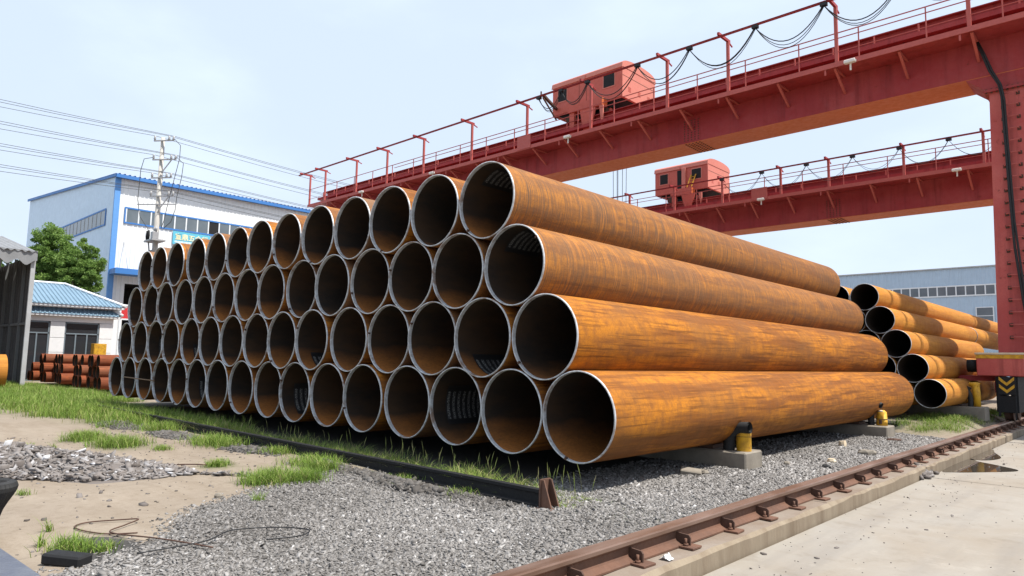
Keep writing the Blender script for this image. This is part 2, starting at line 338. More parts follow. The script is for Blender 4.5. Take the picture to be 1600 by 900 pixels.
M_grass = attrmat('grass_blade', [(0,(0.075,0.14,0.02)),(0.5,(0.175,0.275,0.042)),(0.8,(0.28,0.335,0.085)),(1,(0.42,0.37,0.19))], 0.7, 0.3)
M_leaf = attrmat('tree_leaf', [(0,(0.09,0.165,0.035)),(0.5,(0.165,0.275,0.06)),(1,(0.26,0.37,0.10))], 0.6, 0.45)
M_bark = worn('bark', (0.13,0.10,0.075), (0.08,0.06,0.045), 0.9, 6, 0.7, 0.4)

# ------------------------------------------------------------------ ground
PH = 0.28                                               # underside of the lowest pipes above the gravel
def inside(poly, x, y):
    r = np.zeros(x.shape, bool); n = len(poly)
    for i in range(n):
        x1,y1 = poly[i]; x2,y2 = poly[(i+1)%n]
        if y1 == y2: continue
        cnd = ((y1 > y) != (y2 > y)) & (x < (x2-x1)*(y-y1)/(y2-y1)+x1); r ^= cnd
    return r
GRAVEL = [(1.70,-9),(-0.1,-9),(-0.1,-5.3),(-0.4,-4.75),(-0.7,-4.07),(-1.4,-3.62),(-1.77,-3.24),(-2.41,-2.19),(-3.1,-1.2),(-1.2,-0.98),(0.25,-0.72),(-0.6,-0.1),(-0.7,9.6),(0.6,10.4),(1.70,9.9)]
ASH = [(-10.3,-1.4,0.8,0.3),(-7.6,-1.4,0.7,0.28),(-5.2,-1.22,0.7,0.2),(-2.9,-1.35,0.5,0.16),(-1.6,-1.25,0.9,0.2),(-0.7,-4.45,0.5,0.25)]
GREEN = [(-19,-0.7,8,1.6),(-11.5,-1.0,1.6,0.8),(-5,-0.55,7,0.35),(0.8,13.5,0.6,2.6),(-2.6,-2.1,0.4,0.35),(-6.8,-2.5,0.6,0.3),(-7.7,-2.7,0.4,0.3),(-4,-2.2,0.25,0.2)]
def gheight(x, y):
    s = np.clip((y-10.6)/2.4, 0, 1); s = s*s*(3-2*s)
    f = np.clip((1.46-x)/0.35, 0, 1)
    und = 0.018*np.sin(x*1.3+y*0.7)+0.014*np.sin(x*0.5-y*1.9+1)+0.01*np.sin(x*3.1+y*2.3)
    w = np.clip((0.9-x)/0.8, 0, 1)
    return 0.17*s*f + und*w*(1-s)*np.clip((np.abs(y-4.5)-4.9)/1.0+0.15, 0.15, 1)
gx = np.unique(np.concatenate([np.linspace(-600,-60,12), np.linspace(-60,-12,97), np.linspace(-12,1.46,136), np.array([1.56,1.672])]))
gy = np.unique(np.concatenate([np.linspace(-60,-8,27), np.linspace(-8,14,201), np.linspace(14,60,70), np.linspace(60,600,12)]))
X, Y = np.meshgrid(gx, gy, indexing='ij'); Z = gheight(X, Y)
nx, ny = X.shape
def grid_mesh(name, X, Y, Z):
    nx, ny = X.shape; me = bpy.data.meshes.new(name); co = np.stack([X,Y,Z],-1).reshape(-1,3)
    i = np.arange(nx-1)[:,None]*ny+np.arange(ny-1)[None]; q = np.stack([i, i+ny, i+ny+1, i+1],-1).reshape(-1,4)
    me.vertices.add(len(co)); me.vertices.foreach_set('co', co.ravel()); me.loops.add(q.size); me.loops.foreach_set('vertex_index', q.ravel().astype(np.int32))
    me.polygons.add(len(q)); me.polygons.foreach_set('loop_start', np.arange(0,q.size,4,dtype=np.int32)); me.update(calc_edges=True)
    me.polygons.foreach_set('use_smooth', np.ones(len(q),bool)); return me
gme = grid_mesh('yard_ground', X, Y, Z)
gm_ = inside(GRAVEL, X, Y).astype(float)
for _ in range(2):
    p = np.pad(gm_,1,mode='edge'); gm_ = (p[1:-1,1:-1]*2+p[:-2,1:-1]+p[2:,1:-1]+p[1:-1,:-2]+p[1:-1,2:])/6
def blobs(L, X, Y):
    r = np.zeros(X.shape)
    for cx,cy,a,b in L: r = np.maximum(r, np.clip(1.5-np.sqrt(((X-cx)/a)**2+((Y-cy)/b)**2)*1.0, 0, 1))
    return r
stack_shade = np.clip((0.62-X)/0.5,0,1)*np.clip((X+17)/0.6,0,1)*np.clip((Y+0.85)/0.3,0,1)*np.clip((12.6-Y)/0.5,0,1)  # shade under the tall stack painted dark, shares the ash mask
for nm,arr in (('gravel',gm_),('ash',np.maximum(blobs(ASH,X,Y),stack_shade)),('green',blobs(GREEN,X,Y))):
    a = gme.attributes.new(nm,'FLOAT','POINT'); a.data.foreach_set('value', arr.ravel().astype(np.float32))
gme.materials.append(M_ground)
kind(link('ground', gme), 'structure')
kind(MB().box(-900,900,-300,900,-0.7,-0.47).build('terrain', M_farground), 'structure')
# rail foundation strip and concrete slabs
def strip(y0, y1, seed):
    rnd = random.Random(seed); ys = [y0+0.003]; 
    while ys[-1] < y1-0.5: ys.append(min(y1-0.003, ys[-1]+rnd.uniform(0.15,0.4)))
    ys[-1] = y1-0.003
    mb = MB(); V = []; 
    for y in ys:
        e = rnd.uniform(-0.012,0.012); h = rnd.uniform(-0.006,0.006); ch = rnd.uniform(0.012,0.04)
        V += [(1.455,y,-0.462),(1.455,y,-0.09),(2.03-ch+e,y,-0.09+h),(2.03+e,y,-0.09-ch),(2.035+e*0.5,y,-0.462)]
    n = len(ys); F = []; Mi = []
    for i in range(n-1):
        for j in range(4): F.append((i*5+j,(i+1)*5+j,(i+1)*5+j+1,i*5+j+1)); Mi.append(1 if j >= 2 else 0)
    mb.add(V, F); mb.m = Mi; mb.f += [tuple(range(5)), tuple(range((n-1)*5,n*5))]; mb.s += [False]*2; mb.m += [1,1]
    return kind(mb.build('rail_foundation', [M_strip, M_stripface]), 'structure')
for q,(a,b) in enumerate([(-12,-4.0),(-4.0,1.9),(1.9,6.05),(6.05,7.35),(7.35,13.2),(13.2,22),(22,70)]): strip(a, b, q)
def slab(x0, x1, y0, y1):
    return kind(MB().bbox(x0,x1,y0,y1,-0.465,-0.24,0.012).build('concrete_slab', M_slab), 'structure')
for (a,b) in [(-25,-0.2-6.0),(-6.18,5.955),(6.01,14.5),(14.52,60)]:
    for (c0,c1) in [(2.05,7.6),(7.62,13.2),(13.22,40)]: slab(c0,c1,a,b)
def puddle(pts, name, label):
    n = len(pts); c = sum((Vector((*p,0)) for p in pts), Vector())/n; mb = MB(); P2 = []
    for i in range(n):                                   # rounded outline
        p0,p1,p2,p3 = [Vector((*pts[(i+j-1)%n],0)) for j in range(4)]
        for t in np.linspace(0,1,6,endpoint=False):
            P2.append(0.5*((2*p1)+(p2-p0)*t+(2*p0-5*p1+4*p2-p3)*t*t+(3*p1-p0-3*p2+p3)*t**3))
    V = [(p.x-c.x,p.y-c.y,0) for p in P2]; mb.add(V, [tuple(range(len(V)))])
    o = mb.build(name, M_water); o.location = (c.x,c.y,-0.236); o['kind'] = 'structure'; return o
puddle([(2.06,6.95),(2.06,9.0),(2.25,8.75),(2.62,8.40),(2.93,7.95),(2.60,7.35),(2.25,6.9)], 'puddle', '')
puddle([(2.06,9.15),(2.06,11.2),(2.22,10.6),(2.44,9.75),(2.38,9.2),(2.2,8.98)], 'puddle', '')

# ------------------------------------------------------------------ crane rail with fastenings
rail = thing('crane_rail', 'long rusty crane rail running along the edge of the concrete yard', 'rail', (1.74,0,-0.09))
prof = [(-0.085,0.012),(-0.085,0.0),(0.085,0.0),(0.085,0.014),(0.03,0.04),(0.022,0.055),(0.022,0.105),(0.052,0.125),(0.06,0.135),(0.06,0.160),(0.052,0.17),(-0.052,0.17),(-0.06,0.160),(-0.06,0.135),(-0.052,0.125),(-0.022,0.105),(-0.022,0.055),(-0.03,0.04)]
mb = MB()
for (a,b) in ((-9.0,8.395),(8.405,24),(24.01,60)):
    k0 = len(mb.f); mb.prism([(p[0],p[1]+0.004) for p in prof], 'y', a, b)
    for i in range(k0, len(mb.f)):
        j = i-k0-2
        mb.m[i] = 1 if j in (8,9,10,11,12) else 0
o = mb.build('rail_section', [M_railrust, M_railhead], rail)
plate_me = MB().bbox(0.06,0.21,-0.075,0.075,-0.001,0.018,0.003).mesh('base_plate', M_railrust)
# upright clip: a plate set across, its rounded top over the rail foot
cl = MB(); cl.prism([(0.018,0.045),(0.012,0.085),(0.028,0.105),(0.135,0.098),(0.150,0.080),(0.150,0.019),(0.088,0.019)], 'y', -0.008, 0.008)
clip_me = cl.mesh('clip', M_raildark)
bt = MB(); bt.tube([(0.125,-0.035,0.018),(0.125,-0.035,0.075)], 0.011, 8); bt.tube([(0.125,-0.035,0.018),(0.125,-0.035,0.036)], 0.021, 6)
bolt_me = bt.mesh('bolt', M_railrust)
rnd = random.Random(4)
y = -8.3
while y < 30:
    dy = rnd.uniform(-0.05,0.05); rz = rnd.uniform(-0.08,0.08)
    for nm,me in (('base_plate',plate_me),('clip',clip_me),('bolt',bolt_me)):
        o = link(nm, me, rail, (0,y+dy,0.004)); o.rotation_euler = (0,0,rz)
    y += 0.74
MB().box(0.024,0.04,8.05,8.75,0.045,0.115).build('fishplate', M_railrust, rail)
for yy in (8.15,8.3,8.5,8.65): MB().tube([(0.03,yy,0.08),(0.075,yy,0.08)],0.016,6).build('joint_bolt', M_railrust, rail)

# ------------------------------------------------------------------ sleepers, bollards
ORD20 = ['seventeenth','eighteenth','nineteenth','twentieth','twenty-first','twenty-second','twenty-third','twenty-fourth']
ORD = ['first','second','third','fourth','fifth','sixth','seventh','eighth','ninth','tenth','eleventh','twelfth','thirteenth','fourteenth','fifteenth','sixteenth']

def sleeper(y0, y1, x0, x1, z1, z0, label):
    mb = MB(); mb.bbox(x0,x1,y0,y1,z0,z1,0.02); c = ((x0+x1)/2,(y0+y1)/2,z0)
    mb.v = [(a-c[0],b-c[1],d-c[2]) for a,b,d in mb.v]
    o = mb.build('concrete_sleeper', M_block); o.location = c; tag(o, label, 'concrete block', 'sleepers under the pipes'); return o
sleeper(2.87,3.4,-16.3,0.62,0.225,-0.03,'long concrete sleeper under the big stack, with the upright yellow stub')
sleeper(9.2,9.75,-16.3,0.66,0.225,-0.03,'concrete sleeper under the big stack, with the broken yellow stub')
sleeper(15.1,15.65,-2.6,1.38,0.44,0.08,'dark concrete sleeper under the thin orange pipes, in the crane shadow')
def shim(x,y,z0,z1,s):
    o = MB().bbox(-0.12,0.12,-0.2,0.2,0,z1-z0,0.004).build('steel_packer', M_raildark); o.location = (x,y,z0); return tag(o, s, 'packer', 'packers under the pipes')
for i in range(0,16):
    for y_,w_ in ((3.13,'bright'),(9.47,'chipped')): shim(-i*1.0249,y_,0.2255,0.2805,'flat rusty packer on the sleeper with the %s yellow stub, %s from the rail' % (w_,ORD[i]))
for i in range(4): shim(0.662-i*0.69,15.37,0.4405,0.463,'flat rusty packer under the orange pipes, %s from the crane rail' % ORD[i])
def bollard(x, y, z, h, label, style):
    t = thing('yellow_bollard', label, 'bollard', (x,y,z), 'yellow stubs on the sleepers')
    if style == 0:
        m = MB(); m.tube([(0,0,0),(0,0,h-0.05),(0,0,h-0.045),(0,0,h)], [0.1,0.1,0.104,0.1], 20, False)
        m.tube([(0,0,h),(0,0,h-0.04)], [0.09,0.09], 20, False); m.tube([(0,0,h),(0,0,h+0.0001)], [0.1,0.09], 20, False); m.build('stub', M_yellow, t)
        MB().tube([(0,0,h-0.055),(0,0,h-0.05)], 0.1035, 20).build('weld_band', M_raildark, t)
    elif style == 1:
        m = MB(); m.tube([(0,0,0),(0,0,h*0.6),(0,0,h*0.62),(0.01,0,h*0.9),(0.0,0,h)], [0.105,0.1,0.1,0.088,0.05], 14); m.build('stub', M_yellow, t)
        MB().tube([(0,0,h*0.42),(0,0,h*0.46)], 0.107, 14).build('weld_band', M_raildark, t)
        MB().tube([(0,0,h*0.93),(0.0,0,h*1.03)], [0.085,0.05], 12).build('concrete_fill', M_cream, t)
        MB().bbox(-0.03,0.03,-0.108,-0.09,0.03,0.12,0.008).build('rust_hole', M_raildark, t)
    else:
        m = MB(); m.tube([(0,0,0),(0,0,h*0.55),(-0.01,0,h)], 0.085, 16); m.build('stub', M_yellow, t)
        MB().tube([(0,0,h*0.5),(0,0,h*0.53)], 0.09, 16).build('weld_band', M_yellow, t)
        MB().tube([(-0.16,-0.02,h+0.02),(-0.01,0,h),(0.05,0,h-0.03)], [0.045,0.075,0.087], 12).build('bent_lip', M_yellow, t)
    return t
def hose(x, y, z, pts, r, label):
    n = 18; pts = [Vector(p) for p in pts]; path = []
    for i in range(len(pts)-1):
        p0,p1,p2,p3 = pts[max(i-1,0)],pts[i],pts[i+1],pts[min(i+2,len(pts)-1)]
        for t in np.linspace(0,1,7,endpoint=False): path.append(0.5*((2*p1)+(p2-p0)*t+(2*p0-5*p1+4*p2-p3)*t*t+(3*p1-p0-3*p2+p3)*t**3))
    path.append(pts[-1]); m = MB(); m.tube(path, r, 16, False); m.tube(path[::-1], r*0.72, 16, False)
    o = m.build('rubber_hose', M_rubber); o.location = (x,y,z); return tag(o, label, 'hose', 'rubber hoses by the yellow stubs')
bollard(0.50,3.08,0.2255,0.25,'bright yellow steel stub on the sleeper end by the nearest big pipe',0)
hose(0.50,3.08,0.2255,[(-0.20,-0.04,0.0),(-0.185,-0.04,0.14),(-0.13,-0.05,0.25),(-0.02,-0.06,0.31),(0.12,-0.07,0.325)],0.078,'black rubber hose bent over the bright yellow stub')
bollard(0.50,9.45,0.2255,0.30,'chipped yellow stub with cream crumbling top on the second sleeper',1)
hose(0.50,9.45,0.2255,[(-0.19,-0.03,0.0),(-0.19,-0.03,0.2),(-0.15,-0.03,0.36),(-0.05,-0.04,0.42),(0.02,-0.05,0.40)],0.06,'black rubber hose beside the chipped yellow stub')
bollard(1.17,15.35,0.4405,0.56,'tall yellow stub with bent lip beside the thin orange pipes',2)
hose(1.17,15.35,0.4405,[(-0.14,-0.06,0.0),(-0.13,-0.05,0.15),(-0.15,-0.05,0.3),(-0.19,-0.05,0.42),(-0.15,-0.05,0.5)],0.06,'black rubber hose beside the tall yellow stub')

# ------------------------------------------------------------------ pipes
def pipe_meshes(R, t, L, mo, mi, band, seg=64, tag_='pipe'):
    b = 0.010
    m = MB(); n = seg
    def ringv(r, y): return [(r*math.cos(2*PI*j/n), y, r*math.sin(2*PI*j/n)) for j in range(n)]
    rs = [(R,0.006),(R,L),(R-t,L),(R-t,band)]
    V = sum((ringv(*q) for q in rs), []); F = []
    for i in range(3): F += [(i*n+j, i*n+(j+1)%n, (i+1)*n+(j+1)%n, (i+1)*n+j) for j in range(n)]
    m.add(V, F, True); m.m = [0]*n+[2]*n+[1]*n
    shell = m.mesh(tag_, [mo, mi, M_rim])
    shell.polygons.foreach_set('use_smooth', [True]*n+[False]*n+[True]*n)
    r = MB(); rs = [(R+0.0006,0.02),(R+0.0006,0.005),(R-0.005,0.0),(R-t+0.001,0.0),(R-t-0.0008,0.004),(R-t-0.0008,band)]
    V = sum((ringv(*q) for q in rs), []); F = []
    for i in range(5): F += [(i*n+j, i*n+(j+1)%n, (i+1)*n+(j+1)%n, (i+1)*n+j) for j in range(n)]
    r.add(V, F, True); rim = r.mesh('bare_rim', M_rim)
    return shell, rim
R1 = 0.51; L1 = 11.97; PITCH = 1.0249; VP = 0.8943
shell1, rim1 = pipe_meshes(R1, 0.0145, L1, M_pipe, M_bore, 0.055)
tab_me = MB().box(-0.012,0.012,-0.012,0.02,-0.028,0.006).mesh('weld_tab', M_raildark)
ROW = {1:'bottom row',2:'second row up',3:'third row up',4:'top row'}
def print_patch(R, a0, a1, y0, y1):
    n = 14; m = 4; V = []; F = []; UV = []
    for i in range(n+1):
        for j in range(m+1):
            a = a0+(a1-a0)*i/n; y = y0+(y1-y0)*j/m; V.append((R*math.cos(a),y,R*math.sin(a)))
    for i in range(n):
        for j in range(m): F.append((i*(m+1)+j,(i+1)*(m+1)+j,(i+1)*(m+1)+j+1,i*(m+1)+j+1))
    me = bpy.data.meshes.new('stencil_mark'); me.from_pydata(V,[],F); uv = me.uv_layers.new(name='UVMap')
    for l in me.loops:
        i,j = divmod(l.vertex_index, m+1); uv.data[l.index].uv = (i/n, j/m)
    me.materials.append(M_print); me.update(); return me
PRINT = {(1,2):(rad(150),rad(215)),(1,6):(rad(165),rad(235)),(1,10):(rad(165),rad(235)),(1,14):(rad(160),rad(225)),(2,1):(rad(205),rad(268)),(2,5):(rad(205),rad(265)),
         (2,10):(rad(185),rad(250)),(2,12):(rad(160),rad(230)),(4,0):(rad(95),rad(140)),(3,0):(rad(95),rad(150)),(4,10):(rad(190),rad(250)),(3,12):(rad(150),rad(215))}
rnd = random.Random(11)
RING = {1:0.10,2:0.06,3:0.75,4:0.85}
for r in (1,2,3,4):
    for i in range(17-r):
        o = link('steel_pipe', shell1, None, (-PITCH*(i+(r-1)/2), rnd.uniform(-0.02,0.02) if i else 0, PH+R1+(r-1)*VP))
        ex = ' resting on the sleepers' if r == 1 else ''
        tag(o, 'big rusty pipe, %s of the tall stack, %s from the crane rail' % (ROW[r], ORD[i]), 'pipe', 'big pipes in the tall stack')
        o['ring'] = RING[r]*(1 if i == 0 else rnd.uniform(0.1,1.1)); o['dull'] = (0.0 if r < 3 else 0.2) if i == 0 else rnd.choice([0.0,0.05,0.2,0.5])
        link('bare_rim', rim1, o); e_ = rnd.uniform(-0.006,0.006) if i else 0; o.scale = (1+e_,1,1-abs(e_)*0.3); o.location.y += rnd.uniform(-0.025,0.025) if i else 0
        if rnd.random() < 0.6 or (r,i) in ((1,0),(4,0)):
            a = rad(rnd.uniform(150,260)) if rnd.random() < 0.7 else rad(rnd.uniform(-60,90))
            w = link('weld_tab', tab_me, o, ((R1-0.008)*math.cos(a), 0, (R1-0.008)*math.sin(a))); w.rotation_euler = (0,-a+PI/2,0)
        if (r,i) in PRINT:
            a0,a1 = PRINT[(r,i)]; link('stencil_mark', print_patch(R1-0.018,a0,a1,0.28,0.95), o)
# thin orange stack behind
R2 = 0.345; P2 = 0.69015; V2 = 0.5969; Z2 = 0.807
LEN = {1:7.0,2:8.2,3:9.3,4:10.3,5:20}
meshes2 = {}
ROW5 = {1:'bottom row',2:'second row up',3:'third row up',4:'fourth row up',5:'top row'}
for r in (1,2,3,4,5):
    for i in range(3 if r > 2 else 4):
        L = LEN[r] if i == 0 else 12
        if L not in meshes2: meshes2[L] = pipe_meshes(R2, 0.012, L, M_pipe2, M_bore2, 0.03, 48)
        sh, ri = meshes2[L]
        o = link('thin_steel_pipe', sh, None, (0.662-P2*(i+(r-1)/2), 12.77+(rnd.uniform(-0.12,0.12) if i else 0), Z2+(r-1)*V2))
        tag(o, 'smooth orange pipe, %s of the narrower stack behind, %s from the crane rail' % (ROW5[r], ORD[i]), 'pipe', 'smooth orange pipes behind the tall stack')
        o['ring'] = 0.0; o['dull'] = 0.0; link('bare_rim', ri, o)
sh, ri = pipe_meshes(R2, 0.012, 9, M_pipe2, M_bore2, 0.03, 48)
for (x,y,z,lb) in ((0.662-1.5*P2,23.2,Z2+3*V2,'smooth orange pipe lying end to end behind the fourth row up'),(0.662-3*P2,24.6,Z2+4*V2+0.10,'smooth orange pipe whose dark mouth peeks over the top row')):
    o = link('thin_steel_pipe', sh, None, (x,y,z)); tag(o, lb, 'pipe', 'smooth orange pipes behind the tall stack'); o['ring'] = 0.0; o['dull'] = 0.0; link('bare_rim', ri, o)
# low stack of small red pipes by the office
R3 = 0.215
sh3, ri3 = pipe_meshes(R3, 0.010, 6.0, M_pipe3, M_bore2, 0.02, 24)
RW3 = ['bottom','middle','top']
rnd = random.Random(23)
NCOL = 24
bund = []
for sz_,of_ in zip((3,2,3,4,2,3,2,3,4),(0.0,0.35,0.08,0.95,0.2,0.45,0.1,0.5,0.15)): bund += [of_]*sz_
for r in range(3):
    for i in range(NCOL-r):
        o = link('small_steel_pipe', sh3, None, (-21.6-0.437*(i+r/2), 1.35+bund[i]*0.9+rnd.uniform(-0.05,0.05)+0.03*r, 0.14+R3+r*0.376))
        tag(o, 'small red-brown pipe, %s row of the low stack, %s from the tall stack' % (RW3[r],(ORD+ORD20)[i]), 'pipe', 'small pipes, %s row of the low stack' % RW3[r]); o['ring'] = 0.0; o['dull'] = rnd.choice([0,0,0.15])
for y_ in (2.9,5.6):
    o = MB().bbox(-5.3,5.3,-0.1,0.1,0,0.17,0.01).build('timber_bearer', M_wood); o.location = (-26.65,y_,-0.03)
    tag(o, 'timber bearer under the %s of the low stack of small red pipes' % ('mouth end' if y_ < 4 else 'far end'), 'timber', 'bearers under the low stack')
# thin bar in front of the far bottom pipes
o = MB().tube([(0,0,0),(2.1,0,-0.03)],0.014,8).build('iron_bar', M_wood); o.location = (-14.6,-0.045,0.80); tag(o,'thin rusty bar laid across the mouths of far bottom pipes','bar')

# ------------------------------------------------------------------ black barrier rail in front of the stack
t = thing('barrier_rail', 'long black steel rail lying on the ground before the big pipe mouths', 'rail', (0.33,-0.93,0.0))
ibeam = [(-0.07,0),(0.07,0),(0.07,0.018),(0.014,0.03),(0.014,0.115),(0.04,0.128),(0.04,0.158),(-0.04,0.158),(-0.04,0.128),(-0.014,0.115),(-0.014,0.03),(-0.07,0.018)]
o = MB().prism(ibeam,'x',-14.6,-0.01).build('rail_section', M_black, t)
m = MB(); m.box(0.0,0.02,-0.075,0.075,-0.02,0.265); m.build('stop_plate', M_railrust, t)
for s in (-0.055,0.055):
    MB().prism([(0.02,0.0),(0.15,0.0),(0.05,0.26),(0.02,0.26)][::-1],'y',s-0.008,s+0.008).build('gusset', M_railrust, t)
MB().box(-0.08,0.17,-0.1,0.1,-0.018,-0.001).build('foot_plate', M_railrust, t)
t.rotation_euler = (0,0,rad(-0.7))

# ------------------------------------------------------------------ gantry cranes
def sag(a, b, d, n=14):
    a = Vector(a); b = Vector(b); return [a.lerp(b,i/n)-Vector((0,0,d*4*(i/n)*(1-i/n))) for i in range(n+1)]
def crane(lab, xl, xr, Yw, Yg, gd, zb, zt, zw, zbeam, beamoff, posts, brx, carr, lamps, panelx, splicex, railbits, legx, zleg, seed, trolx):
    rnd = random.Random(seed)
    t = thing('gantry_crane', lab, 'crane', (1.74,Yg+gd/2,-0.09))
    B = lambda mb,n,m: loc_build(mb,n,m,t)
    B(MB().box(xl+0.6,xr,Yg,Yg+gd,zb+0.021,zt-0.03),'girder',M_red)
    B(MB().box(xl+0.6,xr,Yg+0.004,Yg+gd-0.004,zb,zb+0.02),'bottom_flange',M_orange)
    B(MB().box(xl+0.3,xr,Yg-0.16,Yg+gd+0.16,zt-0.029,zt),'top_flange',M_red)
    B(MB().box(xl+0.3,xr,Yg+0.12,Yg+0.2,zt+0.001,zt+0.1),'trolley_rail',M_raildark)
    B(MB().box(xl,xr-0.2,Yg-0.35,Yg-0.19,zt-0.50,zt-0.36),'guide_beam',M_red)
    B(MB().box(xl,xr-0.2,Yg-0.19,Yg-0.002,zt-0.50,zt-0.46),'guide_shelf',M_red)
    B(MB().box(xl,xr-0.2,Yw+0.032,Yg-0.003,zw+0.02,zw+0.05),'walkway',M_red)
    B(MB().box(xl,xr-0.2,Yw,Yw+0.03,zw-0.02,zw+0.14),'walkway_edge',M_redlight)  # sunlight on the edge painted in as a paler red
    B(MB().box(xl,xr-0.2,Yw+0.05,Yw+0.075,zw+1.10,zw+1.13),'handrail',M_redlight)
    B(MB().box(xl+9,xr-0.2,Yw+0.05,Yw+0.075,zw+0.92,zw+0.945),'handrail',M_redlight)
    B(MB().box(xl,xr-0.2,Yw+0.05,Yw+0.07,zw+0.48,zw+0.50),'handrail',M_redlight)
    x = brx; i = 0
    while x > xl+1:
        B(MB().beam((x,Yg-0.004,zb+0.50),(x,Yw+0.1,zw-0.01),0.07,0.07).beam((x,Yw+0.1,zw-0.005),(x,Yg-0.004,zw-0.005),0.06,0.04),'knee_brace',M_redlight)
        hx = x+0.75
        if hx < xr-0.3: B(MB().box(hx-0.016,hx+0.016,Yw+0.034,Yw+0.066,zw+0.06,zw+1.10),'handrail_post',M_redlight)
        if i%2 == 0: B(MB().box(x-0.3,x-0.25,Yw+0.034,Yw+0.07,zw-0.2,zw+0.0),'bracket_tab',M_redlight)
        x -= 1.85; i += 1
    x = xr-0.6
    while x > xl+0.5:
        B(MB().box(x-0.02,x+0.02,Yg-0.34,Yg-0.3,zt-0.355,zt-0.12),'stiffener',M_redlight); x -= 1.25
    for px in posts:
        B(MB().box(px-0.05,px+0.05,Yw+0.036,Yw+0.12,zw+0.03,zbeam-0.08),'festoon_post',M_redlight)
        B(MB().box(px-0.04,px+0.04,Yw+beamoff-0.1,Yw+0.2,zbeam-0.08,zbeam+0.02).beam((px,Yw+0.15,zbeam-0.06),(px+0.0,Yw+0.42,zbeam-0.14),0.04,0.04),'festoon_arm',M_red)
    yb = Yw+beamoff
    B(MB().box(xl-0.2,max(posts)+0.4,yb-0.05,yb+0.05,zbeam-0.135,zbeam-0.12).box(xl-0.2,max(posts)+0.4,yb-0.008,yb+0.008,zbeam-0.119,zbeam-0.101).box(xl-0.2,max(posts)+0.4,yb-0.05,yb+0.05,zbeam-0.10,zbeam-0.085),'festoon_beam',M_red)
    for cx_ in carr:
        B(MB().box(cx_-0.1,cx_+0.1,yb-0.075,yb+0.075,zbeam-0.24,zbeam-0.137),'cable_carrier',M_cable)
    for a,b in zip(carr[:-1],carr[1:]):
        for q in range(3 if seed == 3 else 2):
            d = 0.55*abs(b-a)*0.5*rnd.uniform(0.75,0.95)+0.32+0.06*q
            B(MB().tube(sag((a,yb+0.04*(q-1),zbeam-0.22),(b,yb+0.04*(q-1),zbeam-0.22),d),(0.012 if q else 0.018) if seed == 3 else 0.009,6),'cable_loop',M_cable)
    for lx in lamps:
        B(MB().bbox(lx-0.17,lx+0.17,Yw-0.16,Yw-0.003,zw-0.05,zw+0.06,0.02).beam((lx,Yw-0.02,zw-0.05),(lx,Yw-0.02,zw-0.26),0.05,0.03),'floodlight',M_lamp)
    for px in panelx: B(MB().box(px-0.4,px+0.4,Yw+0.02-0.045,Yw-0.003,zw+0.02,zw+0.62),'notice_panel',M_redlight)
    # riveted splice
    B(MB().box(splicex-0.35,splicex+0.35,Yg-0.012,Yg-0.001,zb+0.03,zb+0.95),'splice_plate',M_red)
    rv = MB()
    for a in range(5):
        for c in range(9): rv.bbox(splicex-0.29+a*0.145-0.022,splicex-0.29+a*0.145+0.022,Yg-0.034,Yg-0.012,zb+0.09+c*0.095,zb+0.132+c*0.095,0.006)
    kind(B(rv,'rivet_rows',M_raildark),'stuff')
    rv = MB()
    for a in range(5):
        for c in range(9): rv.bbox(splicex-0.29+a*0.145-0.025,splicex-0.29+a*0.145+0.025,Yg+0.06+c*0.15,Yg+0.11+c*0.15,zb-0.03,zb-0.001,0.006)
    kind(B(rv,'rivet_rows',M_raildark),'stuff')
    # legs
    for s,(lx,both) in enumerate(((legx,True),(railbits,False))):
        lm = MB(); y0, y1 = Yg+0.0, Yg+gd-0.15
        b0, b1 = lx[0], lx[1]; t0, t1 = lx[2], lx[3]
        lm.add([(b0,y0,1.86),(b1,y0,1.86),(b1,y1,1.86),(b0,y1,1.86),(t0,y0+0.001,zleg),(t1,y0+0.001,zleg),(t1,y1,zleg),(t0,y1,zleg)],[(0,3,2,1),(4,5,6,7),(0,1,5,4),(1,2,6,5),(2,3,7,6),(3,0,4,7)])
        B(lm,'leg',M_redleg)
        B(MB().box(t0-0.12,t1+0.12,y0-0.1,y1+0.1,zleg+0.001,zleg+0.035).box(t0-0.12,t1+0.12,y0-0.1,y1+0.1,zleg+0.037,zleg+0.07),'leg_flange',M_red)
        B(MB().prism([(t0-0.05,zleg+0.071),(t1+0.05,zleg+0.071),(t1+0.05,zb-0.001),(t0-0.55,zb-0.001)],'y',y0+0.002,y1),'haunch',M_red)
        fb = MB()
        for q in range(9):
            xx = t0-0.06+q*(t1-t0+0.12)/8; fb.bbox(xx-0.025,xx+0.025,y0-0.075,y0-0.035,zleg-0.03,zleg+0.0,0.006).bbox(xx-0.025,xx+0.025,y0-0.075,y0-0.035,zleg+0.071,zleg+0.10,0.006)
        kind(B(fb,'flange_bolts',M_raildark),'stuff')
        if both:
            z = 2.3
            while z < zleg-0.1:
                xx = 1.74+(z-2)*0.015
                B(MB().tube([(xx,y0-0.004,z),(xx,y0-0.17,z),(xx+0.36,y0-0.17,z),(xx+0.36,y0-0.004,z)],0.017,8),'ladder_rung',M_redlight)
                for q in (0,0.36): B(MB().bbox(xx+q-0.045,xx+q+0.045,y0-0.012,y0-0.001,z-0.05,z+0.05,0.004),'rung_pad',M_raildark)
                z += 0.345
        # saddle beam, bogies, wheels
        cxm = (b0+b1)/2 if not both else 1.62
        w = 0.52
        yf = Yg-1.3; yr = Yg+gd+1.2
        B(MB().bbox(cxm-w,cxm+w,yf,yr,1.24,1.80,0.02),'saddle_beam',M_redleg)
        B(MB().bbox(cxm-w-0.03,cxm+w+0.03,yf-0.03,yr+0.03,1.801,1.855,0.01),'saddle_top',M_cream)
        B(MB().box(cxm-w-0.002,cxm+w+0.002,yf-0.012,yf-0.001,1.70,1.80),'yellow_band',M_yellow)
